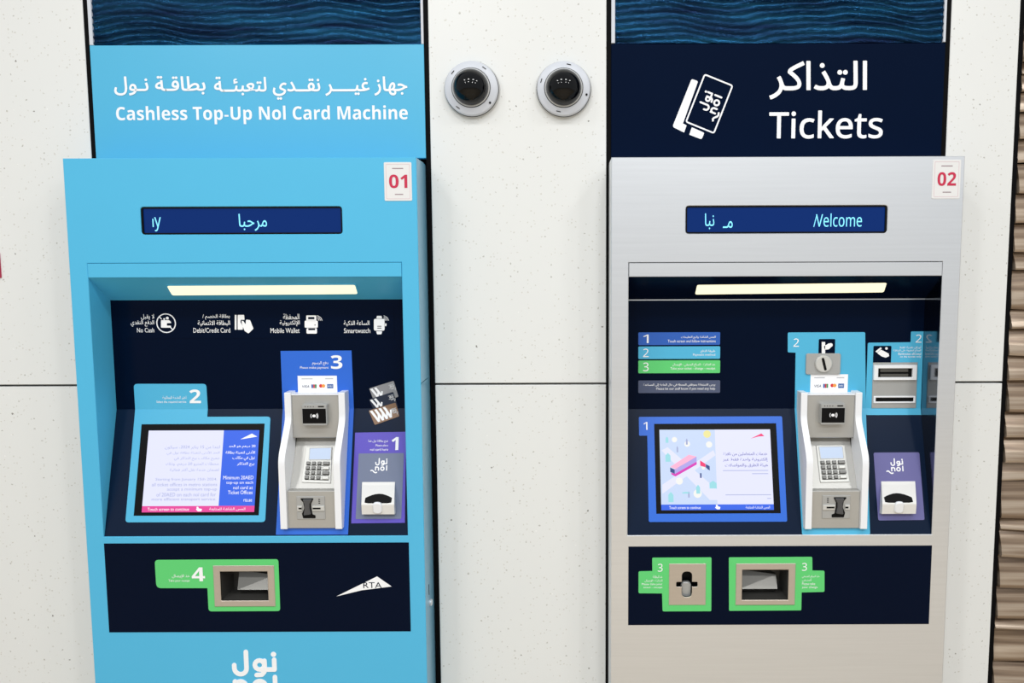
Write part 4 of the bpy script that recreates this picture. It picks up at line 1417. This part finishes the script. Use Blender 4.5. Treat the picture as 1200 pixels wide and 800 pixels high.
# step 2: banknote slots
xr_ = cfgR['o1']
loop = [bpx(R, 1016.8, 401.4), bpx(R, 1067, 400.8), bpx(R, 1067.4, 388.2)]
loop += [(xr_ - 0.0006, loop[2][1]), (xr_ - 0.0006, bpx(R, 1080, 486)[1]), bpx(R, 1014.6, 486.2)]
loop = rpoly(loop, [0.004, 0.002, 0.003, 0, 0, 0.004])
bn = MB().bent(R, loop, 0.0, 0.0014).build('banknote_surround', M_SKYPRINT, R.root, 'light blue surround of the banknote slots')
text('2', BK, BK.rect(1072.8, 391.8, 1079.6, 401.2), M_WHITE, bn, w=0.0015, bold=0.006)
lines([('أوراق نقدية فقط', 1053.8, 404.8, 1079, 408.6), ('المبالغ المقبولة على الشاشة', 1046.6, 409, 1079, 412.4), ('Banknotes allowed', 1052.4, 412.8, 1079, 415.8), ('on the screen only', 1054.4, 416.4, 1079, 419.4)], BK, M_WHITE, bn, w=0.0015, t=0.0002, bold=0.008)
pc = part('banknote_pictogram', M_NAVY, R.root, BK, rloop(*BK.rect(1023, 405, 1044, 426), r=0.003), 0.0012, 0.0019)
mb = MB().prism(BK, rpoly([bp(1025.4, 411.6), bp(1031.6, 406.6), bp(1033, 408), bp(1027.4, 413)], 0.0006), 0.0017, 0.0024)
mb.prism(BK, rpoly([bp(1027.4, 413.4), bp(1032, 409.4), bp(1041, 414), bp(1041.6, 417), bp(1037.6, 418.8), bp(1033, 417.4)], 0.002), 0.0017, 0.0024)
q = bp(1038.4, 408)
mb.prism(BK, circle(q[0], q[1], 0.0032, 12), 0.0017, 0.0024)
mb.build('banknote_symbol', M_WHITE, pc)
pr = BK.rect(1022.4, 424.6, 1074.6, 478.2, 0.003)
npl = part('banknote_plate', M_GREYMETAL, R.root, BK, rloop(*pr), 0.0, 0.003, 0.0008, 'grey metal plate with two slots')
for (f0, f1, dp) in (((1024.4, 427.8, 1074.8, 445.4), (1029.4, 431.6, 1069.8, 442), 0.010), ((1024, 464, 1073, 472.4), (1026.4, 465.8, 1070.8, 470.4), 0.006)):
    a, b = BK.rect(*f0, dp), BK.rect(*f1, dp)
    part('slot_frame', M_RAIL, npl, BK, [rloop(*a, r=0.002), rloop(*b, r=0.0005)], 0.002, dp, 0.001)
    part('slot_cavity', M_DARK, npl, BK, rloop(*inset(b, -0.001)), 0.001, 0.0036)
    zc_ = (b[1] + b[3]) / 2
    if dp > 0.008:
        part('slot_roller', M_TRAY, npl, BK, rloop(b[0] + 0.006, zc_ + 0.002, b[2] - 0.010, b[3] - 0.0005), 0.0034, 0.006)
        part('slot_roller', M_TRAY, npl, BK, rloop(b[0] + 0.006, b[1] + 0.0005, b[2] - 0.010, zc_ - 0.003), 0.0034, 0.007)

# mauve plate with card pocket
q = [R.cs.pix(*p) for p in ((1023.4, 530.2), (1077, 529.8), (1083.2, 609), (1029, 609.6))]
vp = part('pocket_plate', M_MAUVE, R.root, R.cs, rpoly(q, 0.004), 0.0, 0.0016, label='mauve plate with card logo')
c = R.cs.pix(1048.5, 546.4)
logo(R.cs, c[0], c[1], 0.0412, M_WHITE, vp, w0=0.0015, w1=0.0021)
card_holder(R, vp, ((1032.2, 564), (1071.4, 563.6), (1075, 602), (1035, 603)))

# lower panel with receipt outlet and change tray
low = cfgR['low']
k_c = fx(804.8, 684)
kh = []
rv, hw = 0.0122, 0.0292                                     # keyhole shape
top_, bot_ = fx(804.8, 669)[1], fx(804.8, 699)[1]
kh = rpoly([(k_c[0] - rv, bot_), (k_c[0] + rv, bot_), (k_c[0] + rv, k_c[1] - 0.006), (k_c[0] + 0.0255, k_c[1] - 0.006), (k_c[0] + 0.0255, k_c[1] + 0.006), (k_c[0] + rv, k_c[1] + 0.006),
            (k_c[0] + rv, top_), (k_c[0] - rv, top_), (k_c[0] - rv, k_c[1] + 0.006), (k_c[0] - 0.0255, k_c[1] + 0.006), (k_c[0] - 0.0255, k_c[1] - 0.006), (k_c[0] - rv, k_c[1] - 0.006)],
           [0.0115, 0.0115, 0, 0.003, 0.003, 0, 0.0115, 0.0115, 0, 0.003, 0.003, 0], 5)
tr_open = (869.4, 667, 923.4, 702.2)
lp = part('lower_panel', M_NAVY, R.root, FR, [rloop(*low), rloop(*FR.rect(*tr_open)), kh], -0.002, 0.0006, label='dark navy lower panel')
gl = [fx(*p) for p in ((764.2, 653), (833.6, 652.6), (833.4, 715.6), (776.4, 715.8), (775.8, 694.8), (748.2, 694.6), (748.2, 669), (764.4, 668.6))]
gs = part('receipt_surround', M_GREEN, R.root, FR, [rpoly(gl, [0.003, 0.003, 0.003, 0.004, 0, 0.004, 0.004, 0]), kh], 0.0005, 0.0016, label='green surround of the small outlet')
text('3', FR, FR.rect(770.8, 660, 776.4, 669.2), M_WHITE, gs, w=0.0017, bold=0.006)
lines([('خذ البطاقة', 765, 673.6, 776.2, 677.4), ('التذكرة - الإيصال', 755.4, 678.4, 776.2, 681.8), ('Please take your', 752, 682.6, 776.2, 685.6), ('ticket - receipt', 754, 686.6, 776.2, 689.2)], FR, M_WHITE, gs, w=0.0017, t=0.0002)
oz = part('outlet_plate', M_STEELWARM, gs, FR, [rloop(*FR.rect(783.8, 659.8, 827, 708.2)), kh], 0.0, 0.003, 0.0008)
part('outlet_cavity', M_DARK, gs, FR, rloop(k_c[0] - 0.035, bot_ - 0.01, k_c[0] + 0.035, top_ + 0.01), -0.05, -0.03)
part('outlet_tongue', M_GREYMETAL, gs, FR, rpoly([(k_c[0] - rv, bot_ - 0.004), (k_c[0] + rv, bot_ - 0.004), (k_c[0] + rv, k_c[1] + 0.001), (k_c[0] - rv, k_c[1] + 0.001)], [0, 0, 0.009, 0.009]), -0.02, -0.008, 0.002)
gl = [fx(*p) for p in ((854, 652.6), (951.6, 652), (951.8, 668), (966, 668.2), (966, 693), (939.2, 693.6), (938.8, 714.6), (854.2, 715.2))]
gs = part('tray_surround', M_GREEN, R.root, FR, [rpoly(gl, [0.003, 0.003, 0, 0.004, 0.004, 0, 0.003, 0.003]), rloop(*FR.rect(*tr_open))], 0.0005, 0.0016, label='green surround of the change tray')
text('3', FR, FR.rect(939.6, 659, 945.4, 668.2), M_WHITE, gs, w=0.0017, bold=0.006)
lines([('خذ المبلغ المتبقي', 939.6, 673.4, 960, 677), ('المتبقي', 939.6, 678, 950.6, 681.2), ('Please take', 939.6, 682, 955, 684.8), ('your change', 939.6, 686, 957.8, 689.4)], FR, M_WHITE, gs, w=0.0017, t=0.0002)
tray(R, gs, FR, (862, 659.6, 931.6, 708.2), tr_open, -1)

# ------------------------------------------------------------------ brown slatted screen at the right
sx = WR + TRIM + 0.001
scr_ = thing('slat_screen', 'brown wavy slatted wall screen beside the stone wall edge', 'wall screen', (sx + 0.4, 0.0, 0.0))
SP = 1186.0
edges = [-60, -34, -8, 27, 45, 72, 86, 107, 131, 163, 191, 227, 262, 296, 317, 363, 386, 417, 446, 483, 513, 543, 565, 608, 621, 652, 689, 725, 737, 778, 806, 836, 870]
zs = [V(SP - 0.03 * y, y) for y in edges]
part('screen_backing', M_BLACK, scr_, wallframe(0.03), rloop(sx, 0.0, sx + 0.8, ZTOP), -0.002, 0.002)
rnd = random.Random(5)
for i in range(len(zs) - 1):
    za, zb2 = zs[i], zs[i + 1]
    h = za - zb2
    sf = Frame((sx + rnd.uniform(0.0, 0.006), 0.018, zb2), (0, -1, 0), (0, 0, 1))       # u = towards the viewer
    bul = rnd.uniform(0.013, 0.019)
    prof = [(0.0, h * 1.0), (0.004, h * 0.99), (0.006 + bul * 0.35, h * 0.72), (0.006 + bul * 0.75, h * 0.42), (0.006 + bul, h * 0.12), (0.004 + bul, 0.0015), (0.0, 0.0015)]
    prof = rpoly(prof, [0, 0, 0.02, 0.02, 0.003, 0.001, 0], 3)
    nseg = 10
    mb = MB()
    mb.smooth = True
    LEN = 0.75
    ph, tl = rnd.uniform(0, 6), rnd.uniform(-0.05, 0.05)
    np_ = len(prof)
    for k in range(nseg + 1):
        xx = LEN * k / nseg
        wob = 0.006 * math.sin(xx * 9 + ph)
        ends = 0.0 if k else -0.006
        for (a, b) in prof:
            mb.v.append(Vector((sf.O.x + xx, 0.018 - max(0.0, a + (wob + ends) * (a > 0.003)), zb2 + b + tl * (xx if xx < 0.1 else 0.1) * (0.3 if b > h * 0.5 else 1.0))))
    for k in range(nseg):
        for j in range(np_):
            j2 = (j + 1) % np_
            mb.f.append((k * np_ + j, k * np_ + j2, (k + 1) * np_ + j2, (k + 1) * np_ + j))
    mb.f.append(tuple(range(np_)))
    mb.f.append(tuple(nseg * np_ + j for j in range(np_))[::-1])
    mb.build('slat', M_WOOD, scr_)

# ------------------------------------------------------------------ red plaque at the left edge of the view
ax1 = U(1.6, 318)
az0, az1 = V(1, 325.5), V(1, 306)
al = thing('red_plaque', 'small red plaque fixed to the stone wall at the far left', 'sign', (ax1 - 0.05, 0, az0))
part('plaque_plate', mat('red_enamel', (176, 28, 66), 0.35, vary=0.02), al, WL, rloop(ax1 - 0.10, az0, ax1, az1 + 0.02, r=0.001), 0.0, 0.004, 0.001)
